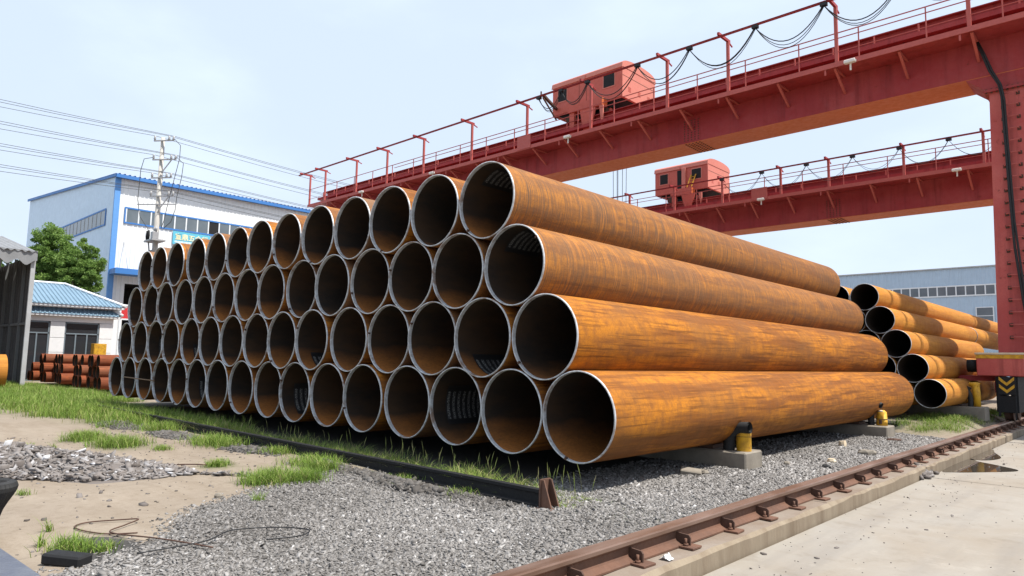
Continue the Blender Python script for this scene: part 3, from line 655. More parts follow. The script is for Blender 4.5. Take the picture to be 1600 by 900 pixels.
        B(MB().tube([(cxm-w-0.001,yf+0.35,1.5),(cxm-w-0.26,yf+0.35,1.5)],0.17,16),'motor',M_black)
        B(MB().box(cxm-1.05,cxm-0.06,yf+0.5,yf+1.4,1.10,1.235).box(cxm-0.2,cxm-0.07,yf+0.45,yf+1.45,0.8,1.10),'motor_platform',M_red)
        rx = 1.74 if both else cxm
        for (ya,yb2) in ((yf+0.05,yf+1.5),(yr-1.5,yr-0.05)):
            B(MB().box(rx-0.24,rx-0.16,ya,yb2,0.3,1.22).box(rx+0.16,rx+0.24,ya,yb2,0.3,1.22),'bogie_frame',M_black)
            for yc in (ya+0.36,yb2-0.36):
                wm = MB(); wm.tube([(rx-0.10,yc,0.375),(rx-0.075,yc,0.375),(rx-0.07,yc,0.375),(rx+0.07,yc,0.375),(rx+0.075,yc,0.375),(rx+0.10,yc,0.375)],[0.32,0.32,0.29,0.29,0.32,0.32],28)
                B(wm,'wheel',M_raildark)
        B(MB().bbox(rx-0.17,rx+0.20,yf-0.02,yf+0.045,0.30,0.74,0.01).box(rx+0.16,rx+0.19,yf-0.03,yf-0.021,0.12,1.1).box(rx-0.2,rx-0.14,yf-0.03,yf-0.021,0.2,0.95),'buffer_frame',M_black)
        B(MB().bbox(rx-0.18,rx+0.20,yf-0.05,yf-0.022,0.76,1.22,0.006),'chevron_plate',M_black)
        cxg = rx+0.01
        for zo in (0.80,0.99):
            for sgn in (-1,1):
                B(MB().prism([(cxg,zo),(cxg,zo+0.085),(cxg+sgn*0.165,zo+0.235),(cxg+sgn*0.165,zo+0.15)],'y',yf-0.055,yf-0.0505),'chevron_stripe',M_yellow)
    if trolx:
        pass
    return t
posts1 = [-34.4,-32.6,-29.2,-26.2,-23.0,-19.3,-15.65,-12.05,-8.43,-5.96,-2.28,1.3,4.9,8.5,12.2]
c1 = crane('tall red gantry crane over the big pipe stack, with ladder on its leg', -34.5,13.0,16.15,17.2,1.4,9.87,12.0,10.93,13.0,-0.57,posts1,1.34+1.85*6,
      [-14.39,-13.13,-11.75,-9.35,-7.13,-4.66,-2.42,-0.2,2.0,4.2,6.4],[-1.85,-13.18,-22.1,-28.4],[-15.75],-7.95,(-30.6,-29.4,-30.5,-29.5),(1.42,2.52,1.54,2.42),9.36,3,None)
# supply cable down the leg of the nearer crane
loc_build(MB().tube([(1.30,17.05,10.9),(1.42,17.0,10.6),(1.60,16.98,9.95),(1.80,16.98,9.5),(1.86,16.98,9.1),(1.87,17.0,8.4),(1.90,17.02,6.5),(1.95,17.02,4.8),(2.08,17.02,3.2),(2.22,17.02,2.0)],0.034,10).tube([(1.36,17.05,10.9),(1.50,17.0,10.5),(1.68,16.95,9.9),(1.86,16.93,9.45),(1.92,16.95,9.0),(1.93,17.0,8.0),(1.98,17.02,5.5),(2.13,17.02,3.2),(2.27,17.02,2.0)],0.028,10),'supply_cable',M_cable,c1)
posts2 = [-31.5,-28.6,-25.7,-22.8,-19.9,-17.1,-14.2,-11.4,-8.35,-6.1,-2.97,-0.06,3.0,6.0,9.0,12.0]
c2 = crane('lower red gantry crane standing behind the taller one', -33,13.0,26.6,27.6,1.4,8.40,10.38,9.58,11.05,-0.3,posts2,1.2+1.85*6,
      [-11.23,-9.13,-6.97,-4.93,-3.03,-1.19,0.7,2.6,4.5],[-9.3,-1.0],[-9.4],-6.24,(-30.6,-29.4,-30.5,-29.5),(1.42,2.52,1.54,2.42),8.0,5,None)

def trolley(lab, x0, x1, y0, y1, z0, z1, zrail, zwk, door, ladder, zhook):
    t = thing('crane_trolley', lab, 'trolley', ((x0+x1)/2,(y0+y1)/2,zrail))
    B = lambda mb,n,m: loc_build(mb,n,m,t)
    B(MB().bbox(x0,x1,y0,y1,z0,z1,0.02),'housing',M_salmond)
    B(MB().box(x1+0.001,x1+0.012,y0+0.01,y1-0.01,z0+0.01,z1-0.01),'sunlit_end',M_salmon)  # sunlit end of the housing painted in the lighter salmon
    n = 14; H = 0.42; prof = [(y0-0.04+(y1-y0+0.08)*(0.5-0.5*math.cos(PI*i/n)), z1+0.001+H*math.sin(PI*i/n)**0.55) for i in range(n+1)]
    B(MB().prism(prof[::-1],'x',x0-0.03,x1+0.03),'roof',M_salmon)
    B(MB().box(x0-0.035,x1+0.035,y0-0.045,y0-0.001,z1-0.03,z1+0.0),'roof_trim',M_salmon)
    B(MB().box((x0+x1)/2-0.03,(x0+x1)/2+0.03,y0-0.05,y0-0.046,z1-0.03,z1+0.12),'roof_joint',M_salmond)
    wz0, wz1 = z0+0.45*(z1-z0), z0+0.87*(z1-z0)
    for (a,b) in ((x0+0.35,x0+0.85),(x1-0.95,x1-0.38)):
        w = B(MB().bbox(a-0.05,b+0.05,y0-0.02,y0-0.001,wz0-0.05,wz1+0.05,0.008),'window_frame',M_salmon)
        MB().bbox(a-t.location.x,b-t.location.x,y0-0.026-t.location.y,y0-0.0205-t.location.y,wz0-t.location.z,wz1-t.location.z,0.002).build('window_pane',M_dark,w)
    if door:
        B(MB().box(x0+1.45,x0+1.75,y0-0.015,y0-0.001,z0+0.05,z1-0.1),'door_opening',M_dark); B(MB().bbox(x0+1.76,x0+2.0,y0-0.1,y0-0.002,z0+0.05,z1-0.02,0.01),'door',M_salmon)
    else:
        for q in (1.55,1.95): B(MB().box(x0+q,x0+q+0.012,y0-0.008,y0-0.001,z0+0.15,z1-0.1),'panel_seam',M_raildark)
    lv = MB()
    for q in range(3):
        for z in range(4): lv.box(x1+0.013,x1+0.02,y0+0.45+q*0.75,y0+0.65+q*0.75,z0+0.35+z*0.06,z0+0.375+z*0.06)
    B(lv,'louvres',M_salmond)
    B(MB().box(x1+0.0125,x1+0.016,y0+0.02,y1-0.02,z0+0.72*(z1-z0),z0+0.735*(z1-z0)),'panel_seam',M_raildark)
    # underframe with the bracket legs that hang over the girder front
    B(MB().prism([(x0+0.25,z0-0.002),(x1-0.1,z0-0.002),(x1-0.6,z0-0.28),(x0+0.9,z0-0.32)],'y',y0+0.15,y1-0.2),'underframe',M_black)
    B(MB().prism([(x0+1.25,z0+0.1),(x1-0.75,z0+0.05),(x1-0.75,z0-0.30),(x0+1.25,z0-0.25)],'y',y0-0.42,y0-0.03),'front_frame',M_salmond)
    B(MB().box(x1-0.749,x1-0.74,y0-0.42,y0-0.03,z0-0.29,z0+0.04),'frame_end',M_orange)
    B(MB().prism([(x0+1.9,z0-0.251),(x0+2.75,z0-0.3),(x0+2.5,zwk+0.38),(x0+2.12,zwk+0.38)],'y',y0-0.40,y0-0.33),'guide_bracket',M_salmond)
    B(MB().prism([(x0+2.95,z0-0.301),(x0+3.15,z0-0.301),(x0+3.15,zwk+0.75),(x0+3.08,zwk+0.5)],'y',y0-0.40,y0-0.34),'guide_arm',M_salmon)
    B(MB().box(x0+1.3,x0+1.55,y0-0.36,y0-0.2,zwk+0.55,z0-0.255),'guide_arm',M_salmond)
    for q in (x0+1.0,x1-1.0):
        B(MB().tube([(q,y0+0.02,zrail+0.2),(q,y0+0.16,zrail+0.2)],0.1995,18),'wheel',M_raildark); B(MB().box(q-0.3,q+0.3,y0+0.17,y0+0.3,zrail+0.1,z0-0.0),'wheel_box',M_salmond)
    if ladder:
        lm = MB()
        for s in (0,0.28): lm.beam((x0+2.2+s,y0-0.3,z0+0.12),(x0+2.35+s,y0-0.06,z0+0.85),0.05,0.05)
        for q in range(4): lm.beam((x0+2.23+q*0.035,y0-0.25+q*0.06,z0+0.25+q*0.16),(x0+2.51+q*0.035,y0-0.25+q*0.06,z0+0.25+q*0.16),0.03,0.03)
        B(lm,'ladder',M_yellow)
    # hoist ropes and hook block behind the girder
    for q,dx in enumerate((-0.35,-0.18,-0.07,0.14,0.42)):
        B(MB().tube([(x0+2.3+dx,y1-0.55+0.08*(q%2),z0-0.01),(x0+2.3+dx*0.8,y1-0.55+0.08*(q%2),zhook+0.6)],0.012,6),'hoist_rope',M_wire)
    B(MB().bbox(x0+1.85,x0+2.75,y1-0.72,y1-0.3,zhook,zhook+0.62,0.06),'hook_block',M_yellow)
    hk = [(x0+2.3,y1-0.51,zhook)]+[(x0+2.3+0.16*math.sin(a),y1-0.51,zhook-0.32-0.16*(-math.cos(a))*-1) for a in np.linspace(0.3,4.6,10)]
    B(MB().tube([(x0+2.3,y1-0.51,zhook+0.01),(x0+2.3,y1-0.51,zhook-0.15)]+[(x0+2.3+0.17*math.sin(a),y1-0.51,zhook-0.33+0.17*math.cos(a)) for a in np.linspace(0.0,4.2,12)],0.045,8),'hook',M_black)
    return t
t1 = trolley('salmon crane trolley house with two windows on the taller crane',-15.15,-11.3,17.4,20.0,12.65,13.98,12.1,10.93,False,False,4.6)
loc_build(MB().beam((-14.3,15.75,12.98),(-14.9,17.38,12.95),0.12,0.1).beam((-14.3,15.75,12.86),(-14.9,17.38,12.45),0.06,0.05).beam((-14.3,15.62,12.75),(-14.3,15.62,13.1),0.05,0.05),'tow_arm',M_raildark,t1)
trolley('salmon crane trolley house with open door and yellow ladder on the lower crane',-16.1,-12.8,27.8,30.4,11.02,12.36,10.48,9.58,True,True,4.0)

# ------------------------------------------------------------------ buildings
def ribbed(mb, o, du, nrm, u0, u1, z0, z1, pitch=0.3, depth=0.03, slope=0.0):
    o = Vector(o); du = Vector(du); nrm = Vector(nrm); us = []; u = u0
    while u < u1-1e-6:
        for fr,d in ((0,0),(0.62,0),(0.72,1),(0.90,1)):
            uu = u+fr*pitch
            if uu < u1: us.append((uu,d))
        u += pitch
    us.append((u1,0)); V = []; F = []
    for i,(uu,d) in enumerate(us):
        p = o+du*uu+nrm*(depth*d); V += [(p.x,p.y,z0),(p.x,p.y,z1+slope*uu)]
        if i: F.append((2*i-2,2*i,2*i+1,2*i-1))
    mb.add(V,F); return mb
def pane(name, mb, mat, parent): return mb.build(name, mat, parent)
# left warehouse
W = thing('warehouse','white ribbed warehouse with blue trim and sign behind the utility pole','building',(-48.3,9.07,0))
ww = MB(); ribbed(ww,(0,0,0),(0,1,0),(1,0,0),0.3,1.05,-0.3,13.75); W1 = ww.build('wall',M_white,W)
ribbed(MB(),(0,0,0),(0,1,0),(1,0,0),1.05,4.6,6.3,13.75).build('wall',M_white,W)
ribbed(MB(),(0,0,0),(0,1,0),(1,0,0),4.6,52,-0.3,13.75).build('wall',M_white,W)
sh = 1.95/25.3
ribbed(MB(),(0,0,0),(-1,0,0),(0,-1,0),0.02,25.3,-0.3,13.95,0.3,0.03,sh).build('gable_wall',M_gable,W)
MB().add([(-25.3,0.02,-0.3),(-25.3,52,-0.3),(-25.3,52,15.9),(-25.3,0.02,15.9)],[(0,1,2,3)]).add([(0,52,-0.3),(-25.3,52,-0.3),(-25.3,52,15.9),(0,52,13.75)],[(0,1,2,3)]).build('rear_wall',M_white,W)
MB().box(-0.06,0.09,-0.06,0.30,-0.3,13.74).build('corner_trim',M_trim,W)
rf = MB(); ribbed(rf,(0.45,0,0),(0,1,0),(0,0,1),-0.2,52.2,0,0,0.33,0.06)
rv = []                                                   # roof sheet as ribs running up the slope
us = []; u = -0.2
while u < 52.2:
    us += [(u,0),(u+0.2,0),(u+0.235,0.07),(u+0.30,0.07)]; u += 0.33
V = []; F = []
for i,(uu,d) in enumerate(us):
    V += [(0.45,uu,13.98+d-0.45*sh),(-25.6,uu,13.98+d+25.6*sh)]
    if i: F.append((2*i-2,2*i,2*i+1,2*i-1))
MB().add(V,F).build('roof',M_blue,W)
MB().box(0.30,0.50,-0.15,52.1,13.70,13.93).build('gutter',M_blue,W)
MB().add([(0.4,-0.18,13.76),(-25.6,-0.18,13.76+26*sh),(-25.6,-0.18,13.97+26*sh),(0.4,-0.18,13.97),(0.4,-0.1,13.76),(-25.6,-0.1,13.76+26*sh),(-25.6,-0.1,13.97+26*sh),(0.4,-0.1,13.97)],[(0,1,2,3),(4,5,6,7),(0,1,5,4),(3,2,6,7),(0,3,7,4),(1,2,6,5)]).build('verge_trim',M_blue,W)
def strip_windows(parent, y0, n, pitch, z0, z1, frame_m, border_m, skip=()):
    fr = MB(); y1 = y0+n*pitch
    fr.box(0.032,0.075,y0-0.12,y1+0.12,z0-0.14,z0-0.03).box(0.032,0.075,y0-0.12,y1+0.12,z1+0.03,z1+0.14).box(0.032,0.075,y0-0.12,y0-0.03,z0-0.029,z1+0.029).box(0.032,0.075,y1+0.03,y1+0.12,z0-0.029,z1+0.029)
    f = fr.build('window_frame',border_m,parent)
    MB().box(0.031,0.04,y0-0.029,y1+0.029,z0-0.029,z1+0.029).build('window_backing',M_dark,f)
    for i in range(n+1): MB().box(0.042,0.07,y0+i*pitch-0.045,y0+i*pitch+0.045,z0-0.028,z1+0.028).build('mullion',frame_m,f)
    for i in range(n):
        if i in skip: continue
        MB().box(0.042,0.052,y0+i*pitch+0.047,y0+(i+1)*pitch-0.047,z0-0.028,z1+0.028).build('pane',M_glass,f)
    return f
strip_windows(W,0.78,16,0.83,10.72,11.62,M_framewhite,M_blue,(7,))
f = strip_windows(W,1.75,12,0.98,10.65,11.62,M_palegrey,M_blue); f.rotation_euler = (0,0,-PI/2); f.location = (-15.26,0,0)
# sign board
sg = thing('wall_sign','light blue sign board with cream characters under the warehouse windows','sign',(-48.19,13.08,9.55))
MB().box(-0.03,0.02,0,2.75,0,0.98).build('board',M_signblue,sg)
cu = bpy.data.curves.new('sign_characters','FONT'); cu.body = '宣鼎五金行'; cu.size = 0.50; cu.space_character = 1.0; cu.extrude = 0.008; cu.offset = 0.012
to = bpy.data.objects.new('sign_characters',cu); C.objects.link(to); bpy.context.view_layer.update()
dg = bpy.context.evaluated_depsgraph_get(); tm = bpy.data.meshes.new_from_object(to.evaluated_get(dg)); bpy.data.objects.remove(to)
tm.materials.clear(); tm.materials.append(M_signtext)
xs = [v.co.x for v in tm.vertices] or [0,1]; sc_ = 2.4/(max(xs)-min(xs)+1e-6)
for v in tm.vertices: v.co = Vector(((v.co.x-min(xs))*sc_, v.co.y, v.co.z))
to = link('sign_characters',tm,sg,(0.03,0.17,0.40)); to.rotation_euler = (PI/2,0,PI/2)
rnd = random.Random(5); m = MB(); yy = 0.15
while yy < 2.5:
    w_ = rnd.uniform(0.05,0.09); m.box(0.021,0.026,yy,yy+w_,0.14,0.27); yy += w_+0.025
m.build('small_lettering',M_signwhite,sg)
# door, canopy
dr = MB(); dr.box(-4.0,-3.95,0.9,4.8,-0.3,6.3).box(-3.95,-0.02,4.61,4.65,-0.3,6.3).box(-3.95,-0.02,1.0,1.04,-0.3,6.3).box(-3.95,-0.02,1.0,4.65,6.3,6.34); dr.build('door_recess',M_dark,W)
MB().box(-0.02,0.06,1.02,4.65,4.15,4.24).build('door_rail',M_framewhite,W)
MB().box(0.035,1.35,-0.02,5.6,6.85,7.2).box(0.035,1.25,0.05,5.5,7.201,7.25).build('canopy',M_blue,W)
for y_ in (0.8,5.2): MB().tube([(1.2,y_,7.2),(0.03,y_,9.3)],0.02,6).build('canopy_stay',M_palegrey,W)
tag(link('red_banner',MB().box(-0.03,0.02,0,2.6,0,0.85).mesh('red_banner',M_banner),None,(-46.2,9.4,3.75)),'small red banner panel behind the office roof end','banner')
MB().box(-0.05,0.05,-0.1,0.0,-4.05,0.9).box(-0.05,0.05,2.6,2.7,-4.05,0.9).box(-0.06,0.06,0.0,2.6,0.86,0.95).box(-0.06,0.06,0.0,2.6,-0.1,-0.01).build('banner_frame',M_framewhite,bpy.data.objects['red_banner'])
# right warehouse
E_ = thing('warehouse','pale blue-grey ribbed warehouse with long window band beyond the cranes','building',(0,62,0))
ribbed(MB(),(0,0,0),(1,0,0),(0,-1,0),-60,30,-0.3,9.93,0.32,0.03).build('wall',M_bluegrey,E_)
MB().box(-60.2,30.2,-0.14,0.3,9.94,10.04).build('eave_trim',M_palegrey,E_)
MB().add([(-60.2,0.31,9.98),(30.2,0.31,9.98),(30.2,20,11.2),(-60.2,20,11.2)],[(0,1,2,3)]).build('roof',M_palegrey,E_)
MB().add([(-60,0.02,-0.3),(-60,20,-0.3),(-60,20,11.1),(-60,0.02,9.9)],[(0,1,2,3)]).add([(30,0.02,-0.3),(30,20,-0.3),(30,20,11.1),(30,0.02,9.9)],[(0,1,2,3)]).build('end_wall',M_bluegrey,E_)
f = strip_windows(E_,0,38,0.693,7.68,8.36,M_framewhite,M_framewhite); f.rotation_euler = (0,0,-PI/2); f.location = (-20.23,0,0)
# strip_windows draws along +y; the turn lays it along +x facing the yard
f2 = MB().box(-6.42,-5.15,-0.09,-0.034,5.1,6.6).build('window_frame',M_framewhite,E_)
for q in range(2): MB().box(-6.34,-5.23,-0.1,-0.091,5.18+q*0.7,5.82+q*0.7).build('pane',M_glass,f2)
# office with blue tiled double roof
O = thing('office_building','low white office with double blue tiled roof behind the small red pipes','building',(-35,5.65,0))
OY0 = -13.0
MB().box(-6,-0.02,OY0,-0.02,-0.2,3.28).build('core_wall',M_whitepanel,O)
bays = []; 
def wallpanel(y0,y1,z0,z1): MB().bbox(-0.019,0.06,y0,y1,z0,z1,0.006).build('wall_panel',M_whitepanel,O)
y = 0.0
for k_ in range(4):
    for z0,z1 in ((-0.2,0.68),(0.70,1.38),(1.40,2.10),(2.12,2.90)): wallpanel(y-0.62,y,z0,z1)
    if k_ < 3:
        ya, yb = y-2.16, y-0.64
        f = MB().box(-0.018,0.03,ya,yb,0.0 if k_==1 else 0.55,0.06 if k_==1 else 0.61).box(-0.018,0.03,ya,yb,2.84,2.9).box(-0.018,0.03,ya,yb,2.30,2.36).box(-0.018,0.03,ya,ya+0.06,0.0,2.9).box(-0.018,0.03,yb-0.06,yb,0.0,2.9).build('window_frame',M_framegrey,O)
        for q in (0.33,0.66): MB().box(-0.018,0.028,ya+(yb-ya)*q-0.03,ya+(yb-ya)*q+0.03,0.0,2.30).build('mullion',M_framegrey,f)
        MB().box(-0.018,-0.005,ya+0.06,yb-0.06,0.0,2.3).build('pane',M_glassdark,f)
        MB().box(-0.018,-0.005,ya+0.06,yb-0.06,2.36,2.84).build('pane',M_glassdark,f)
    y -= 2.16
MB().box(-0.0,0.05,OY0,0.0,2.92,3.28).build('fascia',M_whitepanel,O)
def tile_roof(z0, z1, out, inset, name, iy):
    # hip roof: eave rectangle, upper rectangle; ridged tiles on the yard side and the end
    xa, xb = -6-out, out; ya, yb = OY0-out, 0.0+out
    xi0, xi1 = xa+inset, xb-inset; yi1 = yb-iy
    m = MB(); n = int((yb-ya)/0.19); V = []; F = []
    prof_ = []
    for i in range(n):
        for fr,d in ((0,0),(0.45,0.0),(0.6,0.05),(0.85,0.05)): prof_.append((ya+(i+fr)*0.19,d))
    for i,(yy,d) in enumerate(prof_):
        tlim = 1.0 if yy <= yi1 else max(0.0,(yb-yy)/iy)
        V += [(xb,yy,z0+d),(xb-inset*tlim,yy,z0+(z1-z0)*tlim+d)]
        if i: F.append((2*i-2,2*i,2*i+1,2*i-1))
    m.add(V,F); n2 = int((xb-xa)/0.19); V = []; F = []; pr = []
    for i in range(n2):
        for fr,d in ((0,0),(0.45,0.0),(0.6,0.05),(0.85,0.05)): pr.append((xa+(i+fr)*0.19,d))
    for i,(xx,d) in enumerate(pr):
        tl = min(1.0,(xb-xx)/inset,(xx-xa)/inset); V += [(xx,yb,z0+d),(xx,yb-iy*tl,z0+(z1-z0)*tl+d)]
        if i: F.append((2*i-2,2*i,2*i+1,2*i-1))
    m.add(V,F); m.add([(xa,ya,z0),(xa,yb,z0),(xi0,yi1,z1),(xi0,ya,z1)],[(0,1,2,3)])
    if xi1 > xi0+0.05: m.add([(xi0,ya,z1-0.01),(xi1,ya,z1-0.01),(xi1,yi1,z1-0.01),(xi0,yi1,z1-0.01)],[(0,1,2,3)])
    r = m.build(name,M_blueroof,O)
    MB().box(xa+0.02,xb-0.03,ya,yb-0.03,z0-0.10,z0-0.01).build('soffit',M_whitepanel,r)
    MB().tube([(xb+0.02,yb+0.02,z0+0.06),(xi1,yi1,z1+0.06)],0.075,8).build('hip_cap',M_framewhite,r)
    MB().tube([(xi1,yi1,z1+0.05),(xi1,ya,z1+0.05)],0.07,8).build('ridge_cap',M_framewhite,r)
    for i in range(n): MB().tube([(xb+0.012,ya+(i+0.72)*0.19,z0+0.02),(xb-0.02,ya+(i+0.72)*0.19,z0+0.022)],0.045,6).build('eave_tile',M_blueroof,r)
    return r
tile_roof(3.28,3.62,0.32,0.42,'lower_roof',0.42); tile_roof(3.76,5.0,0.42,3.40,'upper_roof',2.05)
MB().box(-5.9,-0.1,OY0,-0.1,3.285,3.75).build('roof_band',M_dark,O)
o = MB().bbox(-0.25,0.25,-0.28,0.28,0,1.86,0.01).build('yellow_cabinet',M_yellow); o.location = (-34.2,4.85,0); tag(o,'yellow cabinet standing before the office window','cabinet')
MB().box(0.251,0.262,-0.25,0.25,0.05,1.8).build('cabinet_door',M_yellow,o)
# open shed at the left
S = thing('open_shed','dark open-sided shed with wavy grey sheet roof at the grass edge','shed',(-28.0,0.54,0))
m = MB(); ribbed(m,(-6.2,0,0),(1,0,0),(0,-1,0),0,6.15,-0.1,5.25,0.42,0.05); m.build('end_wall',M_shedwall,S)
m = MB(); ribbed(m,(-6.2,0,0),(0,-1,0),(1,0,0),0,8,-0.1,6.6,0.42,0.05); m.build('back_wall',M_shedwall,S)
MB().box(-0.06,0.06,-0.1,0.05,-0.1,5.3).build('post',M_palegrey,S)
for xx in (-1.0,-2.6,-4.2): MB().box(xx-0.04,xx+0.04,-0.16,-0.055,-0.1,5.3).build('post',M_greymetal,S)
MB().box(-6.1,-0.07,-0.13,-0.055,2.45,2.55).build('girt',M_greymetal,S)
MB().box(-0.06,0.06,-8,-7.88,-0.1,5.3).build('post',M_palegrey,S)
def wavy(x0,z0,x1,z1,ya,yb,pitch,amp,name,mat,vert=False):
    n = int((yb-ya)/pitch*8); V = []; F = []
    for i in range(n+1):
        yy = ya+(yb-ya)*i/n; d = amp*math.sin(2*PI*(yy-ya)/pitch)
        if vert: V += [(x0+d*0.5,yy,z0+d*2.0),(x1+d*0.5,yy,z1)]
        else: V += [(x0,yy,z0+d),(x1,yy,z1+d)]
        if i: F.append((2*i-2,2*i,2*i+1,2*i-1))
    return MB().add(V,F,True).build(name,mat,S)
wavy(0.22,5.36,-6.6,6.75,-8.3,0.08,0.235,0.035,'roof_sheet',M_shedroof)
wavy(0.17,4.92,0.17,5.41,-8.2,0.06,0.62,0.05,'fascia_sheet',M_shedroof,True)
o = MB().tube([(0,0,0),(0,-5.5,0)],[0.62,0.62],40,False).tube([(0,0,0),(0,-5.5,0)],[0.60,0.60],40,False).tube([(0,0,0),(0,0.0005,0)],[0.62,0.60],40,False).build('orange_pipe',M_pipe2)
o.location = (-25.6,-0.55,0.66); o['ring'] = 0.0; o['dull'] = 0.0; tag(o,'short fat orange pipe lying before the open shed','pipe')
# utility pole
U = thing('utility_pole','grey concrete utility pole with crossarms and transformer platform','pole',(-37.75,8.35,0))
MB().tube([(0,0,-0.2),(0,0,14.2)],[0.20,0.115],16).build('shaft',M_pole,U)
arms = [13.95,12.8,11.7,10.6]
AX, AY = 0.73, 0.68                                      # direction of the crossarms
def arm_pt(d, z): return (d*AX+0.10, d*AY-0.11, z)
for q,z in enumerate(arms):
    L_ = (0.75,0.95,0.75,0.95)[q]
    MB().beam(arm_pt(-0.45,z),arm_pt(L_,z+0.05),0.07,0.07).build('crossarm',M_insul,U)
    for xx in (-0.4,L_-0.3,L_-0.04):
        a = Vector(arm_pt(xx,z)); MB().tube([a+Vector((0,0,h_)) for h_ in (0.04,0.12,0.2,0.30)],[0.03,0.075,0.05,0.07],10).build('insulator',M_insul,U)
    if q in (1,3): MB().beam(arm_pt(L_*0.7,z),arm_pt(0.12,z-0.8),0.05,0.05).build('arm_strut',M_insul,U)
MB().bbox(-0.6,0.75,-0.45,0.30,7.90,8.0,0.01).build('platform',M_insul,U)
for xx in (-0.4,0.5): MB().beam((xx,-0.25,7.90),(0.0,-0.2,6.6),0.06,0.06).build('platform_strut',M_insul,U)
MB().bbox(0.28,0.62,-0.40,-0.05,8.001,8.45,0.04).build('transformer',M_insul,U)
for xx in (0.35,0.5,0.65): MB().tube([(xx-0.05,-0.2,8.44),(xx-0.05,-0.2,8.6),(xx-0.05,-0.2,8.75)],[0.04,0.07,0.03],8).build('bushing',M_insul,U)
for xx in (-0.6,-0.4,-0.25): MB().tube([(xx,-0.3,8.05),(xx,-0.3,8.3),(xx,-0.3,8.6)],[0.04,0.06,0.03],8).build('fuse_holder',M_black,U)
MB().box(-0.16,0.16,-0.24,-0.20,5.6,7.4).build('cable_riser',M_black,U)
for path in ([(-0.4,12.95),(-0.95,12.85),(-1.1,12.2),(-1.15,10.4),(-0.95,9.4),(-0.45,8.7),(-0.3,8.4)],[(0.75,14.1),(1.15,13.7),(1.15,12.9),(0.85,11.3),(0.65,10.2),(0.5,9.2),(0.35,8.7)],[(0.95,13.0),(1.4,12.6),(1.35,11.8),(1.15,10.6),(1.1,9.8),(0.9,9.1),(0.5,8.7)]):
    MB().tube([arm_pt(*p) for p in path],0.018,6).build('jumper_wire',M_wire,U)
MB().beam(arm_pt(-1.15,10.1),arm_pt(1.15,10.15),0.055,0.055).build('crossarm',M_insul,U)
n_ = 0
for q,z in enumerate(arms):
    L_ = (0.75,0.95,0.75,0.95)[q]
    for j,xx in enumerate((-0.4,L_-0.3,L_-0.04)):
        a = arm_pt(xx,z+0.31)
        pts = sag((a[0]-0.3,-34,z+0.35+0.35*j),a,0.55,12)+sag(a,(a[0]+0.35,40,z+0.1+0.12*j),0.6,12)[1:]
        o = MB().tube(pts,0.013,5).build('power_line',M_wire); o.location = U.location
        tag(o,'overhead power line on the %s insulator of the %s crossarm' % (('office-side','inner yard-side','outer yard-side')[j],('top','second','third','lowest')[q]),'wire','power lines, %s crossarm' % ('top','second','third','lowest')[q])

# ------------------------------------------------------------------ scattered meshes (numpy)
def np_mesh(name, V, F, shade, mat, smooth=False):
    me = bpy.data.meshes.new(name); n = F.shape[1]
    me.vertices.add(len(V)); me.vertices.foreach_set('co', V.astype(np.float32).ravel())
    me.loops.add(F.size); me.loops.foreach_set('vertex_index', F.astype(np.int32).ravel())
    me.polygons.add(len(F)); me.polygons.foreach_set('loop_start', np.arange(0,F.size,n,dtype=np.int32))
    me.update(calc_edges=True)
    a = me.attributes.new('shade','FLOAT','FACE'); a.data.foreach_set('value', shade.astype(np.float32))
    me.materials.append(mat); return me
rs = np.random.default_rng(7)
def stones(pos, size, flat_, elong, shade, mat, name, nrm_tilt=0.5):
    n = len(pos); base = np.array([[x,y,z] for x in (-1,1) for y in (-1,1) for z in (-1,1)],float)*0.5
    V = base[None]+rs.uniform(-0.22,0.22,(n,8,3)); V *= size[:,None,None]
    V[:,:,0] *= elong[:,None]; V[:,:,2] *= flat_[:,None]
    a = rs.uniform(0,2*PI,n); b = rs.normal(0,nrm_tilt,n)
    ca,sa,cb,sb = np.cos(a),np.sin(a),np.cos(b),np.sin(b)
    x,y,z = V[:,:,0].copy(),V[:,:,1].copy(),V[:,:,2].copy()
    x2 = x*cb[:,None]+z*sb[:,None]; z2 = -x*sb[:,None]+z*cb[:,None]
    V[:,:,0] = x2*ca[:,None]-y*sa[:,None]; V[:,:,1] = x2*sa[:,None]+y*ca[:,None]; V[:,:,2] = z2
    V += pos[:,None,:]
    q = np.array([(0,1,3,2),(4,6,7,5),(0,4,5,1),(2,3,7,6),(0,2,6,4),(1,5,7,3)])
    F = (np.arange(n)[:,None,None]*8+q[None]).reshape(-1,4)
    return np_mesh(name, V.reshape(-1,3), F, np.repeat(shade,6), mat)
